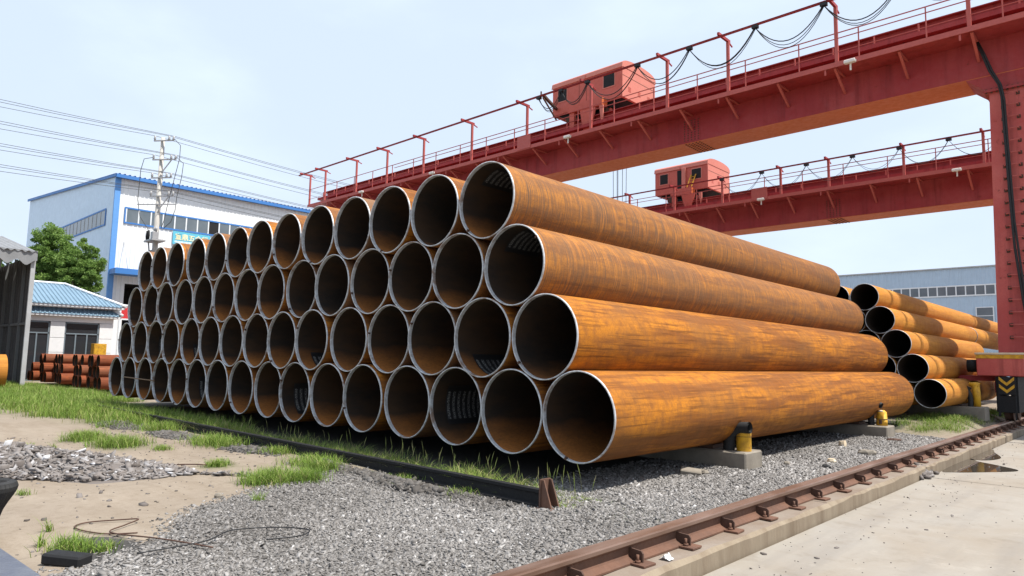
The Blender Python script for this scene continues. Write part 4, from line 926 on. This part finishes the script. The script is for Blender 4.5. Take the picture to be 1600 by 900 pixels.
# gravel bed
N = 150000
px = rs.uniform(-3.2,1.665,N*2); py = -9+rs.uniform(0,1,N*2)**1.25*19.6
ok = inside(GRAVEL, px+rs.normal(0,0.10,N*2), py+rs.normal(0,0.10,N*2)) & (px < 1.665); px, py = px[ok][:N], py[ok][:N]
sz = np.clip(rs.lognormal(math.log(0.0125),0.32,len(px))*(1+0.05*np.clip(py+3,0,12)),0.008,0.04)
pos = np.stack([px,py,gheight(px,py)+sz*0.12],-1)
keep = ~((px < 0.68) & (((py > 2.85)&(py < 3.42))|((py > 9.18)&(py < 9.77))))
pos, sz = pos[keep], sz[keep]; n = len(pos)
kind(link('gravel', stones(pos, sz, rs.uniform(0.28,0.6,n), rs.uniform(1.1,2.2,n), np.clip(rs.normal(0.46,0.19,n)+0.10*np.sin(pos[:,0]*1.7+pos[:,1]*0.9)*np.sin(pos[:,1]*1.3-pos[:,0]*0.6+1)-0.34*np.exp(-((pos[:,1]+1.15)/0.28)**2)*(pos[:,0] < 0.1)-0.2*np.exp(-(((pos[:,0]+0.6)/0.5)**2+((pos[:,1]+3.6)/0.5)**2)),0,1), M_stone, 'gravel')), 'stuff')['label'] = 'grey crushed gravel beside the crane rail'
# heap of stone chips
hx0, hy0, hx1, hy1 = -6.9,-5.1,-3.75,-2.75
def heap(x, y):
    d = np.array([hx1-hx0,hy1-hy0]); L_ = np.hypot(*d); d = d/L_; nr = np.array([-d[1],d[0]])
    s = (x-hx0)*d[0]+(y-hy0)*d[1]; w = (x-hx0)*nr[0]+(y-hy0)*nr[1]
    hw = 0.95*np.clip(1-np.clip(s-2.2,0,9)/1.9,0.0,1)**0.6+0.02
    prof_ = np.clip(1-(np.abs(w)/hw)**1.7,0,1)
    return (0.24+0.05*np.sin(s*2.2)+0.03*np.sin(w*5+s*3))*prof_*np.clip(1-np.clip(s-1.9,0,9)/2.3,0.08,1)*np.clip((s+2.8)/1.5,0,1)
GX, GY = np.meshgrid(np.linspace(-9.6,-3.2,65), np.linspace(-7,-1.8,53), indexing='ij'); HZ = heap(GX,GY)
hm = grid_mesh('chip_heap', GX, GY, HZ-0.03+gheight(GX,GY)*0); 
px = rs.uniform(-9.6,-3.0,60000); py = rs.uniform(-7.2,-1.7,60000); hz = heap(px,py)
ok = (hz > 0.012); px,py,hz = px[ok],py[ok],hz[ok]; px,py,hz = px[:17000],py[:17000],hz[:17000]; n = len(px)
sz = np.clip(rs.lognormal(math.log(0.033),0.38,n),0.015,0.085)
pos = np.stack([px,py,gheight(px,py)+hz*rs.uniform(0.75,1.0,n)+0.004],-1)
cm_ = stones(pos, sz, rs.uniform(0.22,0.45,n), rs.uniform(1.2,2.6,n), np.clip(rs.normal(0.5,0.2,n)+(rs.uniform(0,1,n) > 0.97)*0.5,0,1), M_chip, 'chip_heap', 0.45)
kind(link('stone_chip_heap', cm_), 'stuff')['label'] = 'heap of flat grey stone chips on the bare earth'
a = hm.attributes.new('shade','FLOAT','FACE'); a.data.foreach_set('value', np.full(len(hm.polygons),0.25,np.float32)); hm.materials.append(M_chip)
kind(link('stone_chip_core', hm), 'stuff')['label'] = 'packed body of the stone chip heap'
# loose crumbs on the earth
n = 700; px = rs.uniform(-9,-0.6,n); py = rs.uniform(-5,-1.2,n); ok = ~inside(GRAVEL,px,py) & (heap(px,py) < 0.02); px,py = px[ok],py[ok]; n = len(px); sz = np.clip(rs.lognormal(math.log(0.012),0.5,n),0.008,0.06)
kind(link('loose_crumbs', stones(np.stack([px,py,gheight(px,py)+sz*0.1],-1),sz,rs.uniform(0.4,0.8,n),rs.uniform(1,1.6,n),np.clip(rs.normal(0.2,0.15,n),0,1),M_chip,'loose_crumbs')),'stuff')['label'] = 'scattered earth crumbs and pebbles'
ax = []
for (cx,cy,a_,b_) in ASH[:5]:
    m_ = int(2600*a_*b_*4); q = rs.normal(0,0.42,(m_,2)); ax.append(np.stack([cx+q[:,0]*a_, cy+q[:,1]*b_, 0.05*np.exp(-(q**2).sum(1)*1.5)*rs.uniform(0.1,1,m_)],-1))
ax = np.concatenate(ax); ax[:,2] += gheight(ax[:,0],ax[:,1]); n = len(ax); sz = np.clip(rs.lognormal(math.log(0.022),0.5,n),0.008,0.07)
kind(link('ash_rubble', stones(ax,sz,rs.uniform(0.4,0.8,n),rs.uniform(1,1.6,n),np.clip(rs.normal(0.12,0.12,n),0,1),M_stone,'ash_rubble')),'stuff')['label'] = 'dark crumbled asphalt along the black rail'
# rubble where the foundation strip has broken, grit on the slab
n = 130; px = rs.normal(1.99,0.05,n); py = rs.normal(6.0,0.13,n); sz = rs.uniform(0.02,0.07,n)
kind(link('strip_rubble', stones(np.stack([px,py,-0.22+np.clip((2.06-px)*1.1,0,0.13)*rs.uniform(0.4,1,n)],-1),sz,rs.uniform(0.5,0.9,n),rs.uniform(1,1.4,n),np.clip(rs.normal(0.35,0.15,n),0,1),M_chip,'strip_rubble')),'stuff')['label'] = 'broken concrete rubble at the strip joint'
n = 420; px = 2.06+np.abs(rs.normal(0,0.9,n)); py = rs.uniform(-5,14,n); sz = np.clip(rs.lognormal(math.log(0.008),0.5,n),0.004,0.035)
kind(link('slab_grit', stones(np.stack([px,py,np.full(n,-0.238)],-1),sz,rs.uniform(0.4,0.8,n),rs.uniform(1,1.6,n),np.clip(rs.normal(0.2,0.2,n),0,1),M_chip,'slab_grit')),'stuff')['label'] = 'grit and crumbs on the concrete slab'

# grass
def blades(pos, h, w, lean, shade, name, label, seed=1):
    n = len(pos); a = rs.uniform(0,2*PI,n); d = np.stack([np.cos(a),np.sin(a),np.zeros(n)],-1); s = np.stack([-np.sin(a),np.cos(a),np.zeros(n)],-1)
    shade = np.where(rs.uniform(0,1,n) < 0.07, rs.uniform(0.9,1.0,n), shade); V = np.zeros((n,7,3)); ts = [0,0.4,0.75,1.0]
    for j,t in enumerate(ts):
        c = pos+d*(lean*h*t**2)[:,None]; c[:,2] += h*t*(1-0.25*lean*t)
        ww = w*(1-0.75*t**1.5)
        if j < 3: V[:,2*j] = c-s*ww[:,None]/2; V[:,2*j+1] = c+s*ww[:,None]/2
        else: V[:,6] = c
    q = np.array([(0,1,3),(0,3,2),(2,3,5),(2,5,4),(4,5,6)])
    F = (np.arange(n)[:,None,None]*7+q[None]).reshape(-1,3)
    o = link(name, np_mesh(name, V.reshape(-1,3), F, np.repeat(shade,5), M_grass)); kind(o,'stuff'); o['label'] = label; return o
def clumped(n, x0, x1, y0, y1, nc, sp):
    cx = rs.uniform(x0,x1,nc); cy = rs.uniform(y0,y1,nc); i = rs.integers(0,nc,n)
    return cx[i]+rs.normal(0,sp,n), cy[i]+rs.normal(0,sp,n), rs.uniform(0.6,1.25,nc)[i], rs.normal(0,0.10,nc)[i]
# big patch at the left
x,y,hs,sd = clumped(60000,-29,-9.6,-3.3,1.15,900,0.16)
edge = -1.25-0.6*np.clip((-9.6-x)/2.0,0,1)-0.5*np.clip((-12-x)/6,0,1)+0.2*np.sin(x*2.1)+0.15*np.sin(x*5.3+1)+rs.normal(0,0.22,len(x))
ok = (y > edge) & ~((x > -17)&(y > -0.15)) & (x < -9.3-rs.uniform(0,1.2,len(x))) ; x,y,hs,sd = x[ok],y[ok],hs[ok],sd[ok]; n = len(x)
blades(np.stack([x,y,gheight(x,y)-0.01],-1), rs.uniform(0.14,0.30,n)*hs, rs.uniform(0.007,0.014,n), rs.uniform(0.1,1.0,n), np.clip(rs.normal(0.45,0.17,n)+sd,0,1),'grass','tall green grass patch between the shed and the big pipe stack')
# strip between the black rail and the pipes
x,y,hs,sd = clumped(19000,-14.3,0.55,-0.86,-0.28,560,0.06); 
ok = (y < 0.0) & (y > -0.86); x,y,hs,sd = x[ok],y[ok],hs[ok],sd[ok]; n = len(x); taper = np.clip((0.6-x)/1.2,0.25,1)
blades(np.stack([x,y,gheight(x,y)-0.01],-1), rs.uniform(0.05,0.23,n)*hs*taper, rs.uniform(0.004,0.008,n), rs.uniform(0.3,1.7,n), np.clip(rs.normal(0.62,0.2,n)+sd,0,1),'grass','thin grass growing between the black rail and the big pipes')
x,y,hs,sd = clumped(9000,-14.5,-7.5,-0.80,0.05,220,0.09); ok = (y > -0.84) & (y < 0.1); x,y,hs,sd = x[ok],y[ok],hs[ok],sd[ok]; n = len(x)
blades(np.stack([x,y,gheight(x,y)-0.01],-1), rs.uniform(0.10,0.30,n)*hs, rs.uniform(0.005,0.010,n), rs.uniform(0.2,1.3,n), np.clip(rs.normal(0.5,0.2,n)+sd,0,1),'grass','lush grass at the feet of the far bottom pipes')
# tufts
T = [(-2.55,-2.25,0.32,1500,0.17),(-2.30,-1.95,0.22,700,0.15),(-2.75,-1.5,0.25,900,0.17),(-3.3,-1.3,0.35,900,0.15),(-4.03,-2.19,0.17,420,0.11),(-6.1,-1.3,0.45,1300,0.19),(-7.7,-2.7,0.32,1300,0.17),(-6.75,-2.5,0.4,1700,0.17),(-5.9,-2.2,0.15,250,0.09),
     (-0.88,-4.6,0.16,420,0.13),(-0.72,-4.45,0.12,200,0.08),(-1.56,-4.58,0.03,26,0.13),(-1.15,-4.72,0.05,40,0.12),(-1.62,-2.85,0.06,50,0.12),(-1.7,-1.06,0.25,260,0.09),(-0.7,-1.02,0.25,180,0.08),(-4.6,-1.08,0.3,500,0.13),(-8.7,-1.2,0.4,800,0.2),(-3.5,-4.35,0.08,60,0.08),(-7.3,-3.5,0.06,40,0.1),(-6.9,-3.3,0.05,30,0.12)]
TL = ['largest bright tuft at the gravel edge','tuft joined to the largest one at the gravel edge','tuft between the gravel tip and the black rail','tuft just before the black rail by the gravel tip','tuft alone between chip heap and black rail','long tuft touching the black rail by the ash patch','wide tuft behind the chip heap, farther from the rail','wide tuft behind the chip heap, nearer the rail','low tuft off the end of the chip heap','tuft behind the dark brick','sparse tuft at the end of the dark brick','few blades beyond the wire loop','few blades by the steel plate edge','few blades at the gravel edge beyond the wires','thin yellowing tuft along the black rail','thin tuft along the black rail near its stop','tuft along the black rail past the gravel tip','tuft at the black rail near the grass patch','low tuft at the foot of the chip heap','few blades behind the chip heap','few blades on the earth behind the chip heap, nearer the rail']
for (cx,cy,r,n,h),tl in zip(T,TL):
    x = cx+rs.normal(0,r*0.5,n); y = cy+rs.normal(0,r*0.42,n)
    o = blades(np.stack([x,y,gheight(x,y)-0.01],-1), rs.uniform(0.5,1.25,n)*h, rs.uniform(0.004,0.009,n), rs.uniform(0.2,1.2,n), np.clip(rs.normal(0.45,0.2,n),0,1),'grass_tuft','small green grass tuft on the bare earth or along the black rail')
    del o['kind']; tag(o,'green grass, '+tl,'grass','grass tufts on the bare earth')
x,y,hs,sd = clumped(9000,0.1,1.35,11.2,19.5,170,0.12); ok = (x < 1.42) & ~((x < 1.4)&(y > 15.05)&(y < 15.7)); x,y,hs,sd = x[ok],y[ok],hs[ok],sd[ok]; n = len(x)
blades(np.stack([x,y,gheight(x,y)-0.01],-1), rs.uniform(0.06,0.17,n)*hs, rs.uniform(0.006,0.011,n), rs.uniform(0.2,1.1,n), np.clip(rs.normal(0.5,0.18,n)+sd,0,1),'grass','short grass patch beside the rail before the orange pipes')
# seeding stalks in the strip
n = 110; x = rs.uniform(-9,0.6,n); y = rs.uniform(-0.75,-0.15,n); h = rs.uniform(0.16,0.36,n)
Vs = []; Fs = []; b = 0
for i in range(n):
    a = rs.uniform(0,2*PI); dx, dy = math.cos(a)*0.12*h[i], math.sin(a)*0.12*h[i]
    pts = [(x[i]+dx*t*t*1.5,y[i]+dy*t*t*1.5,h[i]*t) for t in (0,0.5,0.78,1.0)]; ws = [0.0014,0.0013,0.005,0.001]
    for p,w_ in zip(pts,ws): Vs += [(p[0]-w_,p[1],p[2]),(p[0]+w_,p[1],p[2])]
    for j in range(3): Fs.append((b+2*j,b+2*j+1,b+2*j+3,b+2*j+2))
    b += 8
o = link('grass_stalks', np_mesh('grass_stalks', np.array(Vs), np.array(Fs), np.clip(rs.normal(0.86,0.08,len(Fs)),0,1), M_grass)); kind(o,'stuff'); o['label'] = 'pale seeding grass stalks under the big pipe mouths'

# ------------------------------------------------------------------ trees
def tree(x, y, h, rx, rz, n, label, lf=0.17, seed=1, name='broadleaf_tree', base=0.35, group=None):
    rnd = np.random.default_rng(seed); pr = random.Random(seed)
    t = thing(name, label, 'tree' if h > 3 else 'shrub', (x,y,0), group)
    m = MB(); m.tube([(0,0,-0.1),(0.05,0.0,h*0.25),(0.0,0.08,h*0.6),(0,0,h*0.85)],[0.16*h/8,0.13*h/8,0.08*h/8,0.02],10)
    for q in range(9):
        a = q*2.4; z0 = h*(0.25+0.05*q); L = rx*pr.uniform(0.6,0.9)
        m.tube([(0,0,z0),(math.cos(a)*L*0.5,math.sin(a)*L*0.5,z0+h*0.1),(math.cos(a)*L,math.sin(a)*L,z0+h*0.18)],[0.06*h/8,0.04*h/8,0.012],6)
    m.build('trunk',M_bark,t)
    nc = 240; ce = rnd.normal(0,1,(nc,3)); ce /= np.linalg.norm(ce,axis=1)[:,None]; ce *= rnd.uniform(0.1,1.0,nc)[:,None]**0.5
    cen = ce*np.array([rx,rx,rz]); cen[:,2] += h-rz
    cs = rnd.uniform(0.35,0.75,nc)*rx*0.42; ii = rnd.integers(0,nc,n); sd = rnd.normal(0,0.1,nc)
    p = rnd.normal(0,1,(n,3)); p /= np.linalg.norm(p,axis=1)[:,None]; p *= (rnd.uniform(0,1,n)**0.45)[:,None]; pos = cen[ii]+p*cs[ii][:,None]*np.array([1,1,0.75])
    u = rnd.normal(0,1,(n,3)); u /= np.linalg.norm(u,axis=1)[:,None]; v = np.cross(u, rnd.normal(0,1,(n,3))); v /= np.linalg.norm(v,axis=1)[:,None]
    s = rnd.uniform(0.6,1.3,n)*lf
    V = np.stack([pos-u*s[:,None]*0.5, pos+v*s[:,None]*0.28, pos+u*s[:,None]*0.5, pos-v*s[:,None]*0.28],1)
    F = np.arange(n*4).reshape(n,4)
    link('crown', np_mesh('crown', V.reshape(-1,3), F, np.clip(rnd.normal(0.5,0.2,n)+sd[ii],0,1), M_leaf), t)
    return t
tree(-45.0,4.7,9.3,1.30,2.5,42000,'taller green tree behind the office roof',0.13,3)
tree(-43.6,6.1,8.35,1.25,2.2,42000,'shorter green tree between the office and the white warehouse',0.13,5)
tree(-47.5,1.4,8.7,2.0,2.0,12000,'green tree top showing over the open shed roof',0.2,8)
tree(-37.0,8.6,2.9,0.9,1.3,6000,'dark round shrub beside the office wall end',0.12,9,'shrub')

# ------------------------------------------------------------------ small things
def rock(x,y,z,sx,sy,sz,seed,mat,name,label,rz=0):
    r = random.Random(seed); m = MB(); V = []
    for zz,k_ in ((0,1.0),(0.55,1.02),(1.0,0.78)):
        for j in range(7):
            a = 2*PI*j/7+r.uniform(-0.2,0.2); q = k_*r.uniform(0.85,1.12); V.append((math.cos(a)*sx/2*q,math.sin(a)*sy/2*q,zz*sz*(1+r.uniform(-0.12,0.1))))
    F = [tuple(range(7))[::-1],tuple(range(14,21))]+[(i*7+j,i*7+(j+1)%7,(i+1)*7+(j+1)%7,(i+1)*7+j) for i in range(2) for j in range(7)]
    o = m.add(V,F).build(name,mat); o.location = (x,y,z); o.rotation_euler = (0,0,rz); return tag(o,label,'stone')
o = MB().bbox(-0.13,0.13,-0.10,0.10,0,0.055,0.012).build('broken_slab',M_block); o.location = (0.30,1.97,0.01); o.rotation_euler = (0.12,0.1,0.5); tag(o,'pale broken concrete slab lying on the gravel by the near sleeper','stone')
rock(0.40,2.12,0,0.16,0.12,0.05,3,M_block,'stone','small grey stone behind the pale broken slab')
rock(1.22,5.95,0,0.30,0.17,0.09,4,M_block,'stone','pale jagged stone on the gravel near the crane rail',0.6)
rock(0.80,3.80,0,0.09,0.08,0.05,5,M_block,'stone','small round stone on the gravel by the pipe shadow')
rock(1.28,3.95,0,0.12,0.08,0.05,6,M_rubber,'stone','black lump on the gravel near the rail clips')
rock(1.15,4.55,0,0.14,0.10,0.06,7,M_cream,'stone','whitish stone on the gravel near the rail clips')
rock(0.92,8.7,0,0.3,0.14,0.05,8,M_raildark,'stone','dark flat lump on the gravel by the chipped stub',0.4)
rock(0.55,6.9,0,0.14,0.12,0.10,9,M_cream,'stone','white stone at the foot of the second sleeper')
o = MB().bbox(-0.15,0.15,-0.06,0.06,0,0.07,0.012).build('dark_brick',M_black); o.location = (-0.55,-4.71,0.01); o.rotation_euler = (0.03,0.02,rad(32)); tag(o,'dark slab of brick beside the grass tuft at the gravel edge','brick')
rock(-1.05,-3.95,0,0.07,0.05,0.04,12,M_block,'stone','small clod on the bare earth beyond the wire loop')
rock(-2.05,-3.05,0,0.09,0.08,0.05,13,M_block,'stone','brown clod on the bare earth near the gravel edge')
# crumpled paper
r = random.Random(2); m = MB(); V = []; n = 9
for i in range(n):
    for j in range(n):
        V.append(((i/8-0.5)*0.09,(j/8-0.5)*0.07,0.012+r.uniform(0,0.04)*(1-abs(i/4-1))))
m.add(V,[(i*n+j,(i+1)*n+j,(i+1)*n+j+1,i*n+j+1) for i in range(n-1) for j in range(n-1)])
o = m.build('paper_scrap',M_framewhite); o.location = (1.93,-1.36,-0.09); tag(o,'crumpled white paper scrap on the rail strip','litter')
# wires on the ground
def gtube(pts, r, name, mat, label, cat):
    P_ = [Vector(p) for p in pts]; path = []
    for i in range(len(P_)-1):
        p0,p1,p2,p3 = P_[max(i-1,0)],P_[i],P_[i+1],P_[min(i+2,len(P_)-1)]
        for t in np.linspace(0,1,6,endpoint=False): path.append(0.5*((2*p1)+(p2-p0)*t+(2*p0-5*p1+4*p2-p3)*t*t+(3*p1-p0-3*p2+p3)*t**3))
    path.append(P_[-1]); path = [Vector((p.x,p.y,p.z+float(gheight(np.array(p.x),np.array(p.y))))) for p in path]
    return tag(MB().tube(path,r,7).build(name,mat),label,cat)
gtube([(-0.95,-4.15,0.02),(-1.16,-4.32,0.012),(-1.5,-4.42,0.012),(-1.62,-4.3,0.012),(-1.50,-4.07,0.02),(-1.38,-4.0,0.03),(-1.30,-4.12,0.02),(-1.12,-4.28,0.02),(-0.6,-4.1,0.03),(-0.2,-3.9,0.03)],0.0055,'wire_loop',M_raildark,'loop of rusty wire lying on the bare earth','wire')
gtube([(-0.35,-4.35,0.03),(-0.35,-3.9,0.035),(-0.55,-3.6,0.03),(-0.45,-3.25,0.035),(-0.28,-3.1,0.035),(-0.15,-3.25,0.035),(-0.2,-3.5,0.03)],0.005,'cable_end',M_cable,'thin black cable trailing across the gravel','cable')
gtube([(-4.75,-2.75,0.02),(-4.35,-2.45,0.03),(-4.1,-2.3,0.02)],0.008,'iron_rod',M_raildark,'short dark rod at the tip of the chip heap','rod')
# black ribbed fender and steel plate at the lower left
F_ = thing('ribbed_fender','black ribbed rubber flare on a dark post at the steel plate','fender',(-1.565,-5.005,0.031))
F_.scale = (1,1,1)
m = MB()
prof_ = [(0.0,0.15),(0.015,0.20),(0.04,0.25),(0.07,0.30),(0.09,0.34),(0.097,0.37),(0.085,0.40),(0.05,0.412),(0.03,0.40),(0.0,0.33),(-0.04,0.25),(-0.098,0.22)]
path = []
for i in range(len(prof_)-1):
    for t in np.linspace(0,1,4,endpoint=False): path.append((prof_[i][0]*(1-t)+prof_[i+1][0]*t, prof_[i][1]*(1-t)+prof_[i+1][1]*t))
V = []; Fc = []; na = 72; kk = len(path)
for j in range(na+1):
    a = PI*2*j/na; w_ = 0.004*(1 if j%2 else -1)
    for (rr,zz) in path:
        R_ = 0.10+rr+w_; V.append((R_*math.cos(a),R_*math.sin(a),zz))
for j in range(na):
    for i in range(kk-1): Fc.append((j*kk+i,(j+1)*kk+i,(j+1)*kk+i+1,j*kk+i+1))
m.add(V,Fc).build('flare',M_rubber,F_)
MB().tube([(0,0,0),(0,0,0.18)],0.096,18).build('post',M_black,F_)
o = MB().bbox(-2.2,0.0,-1.5,0.0,-0.02,0.03,0.006).build('steel_plate',worn('blue_grey_plate',(0.085,0.095,0.125),(0.14,0.15,0.17),0.55,5,0.6)); o.location = (-0.33,-4.90,0.0); o.rotation_euler = (0,0,rad(3)); tag(o,'dark blue-grey steel plate on the ground at the gravel edge','plate')
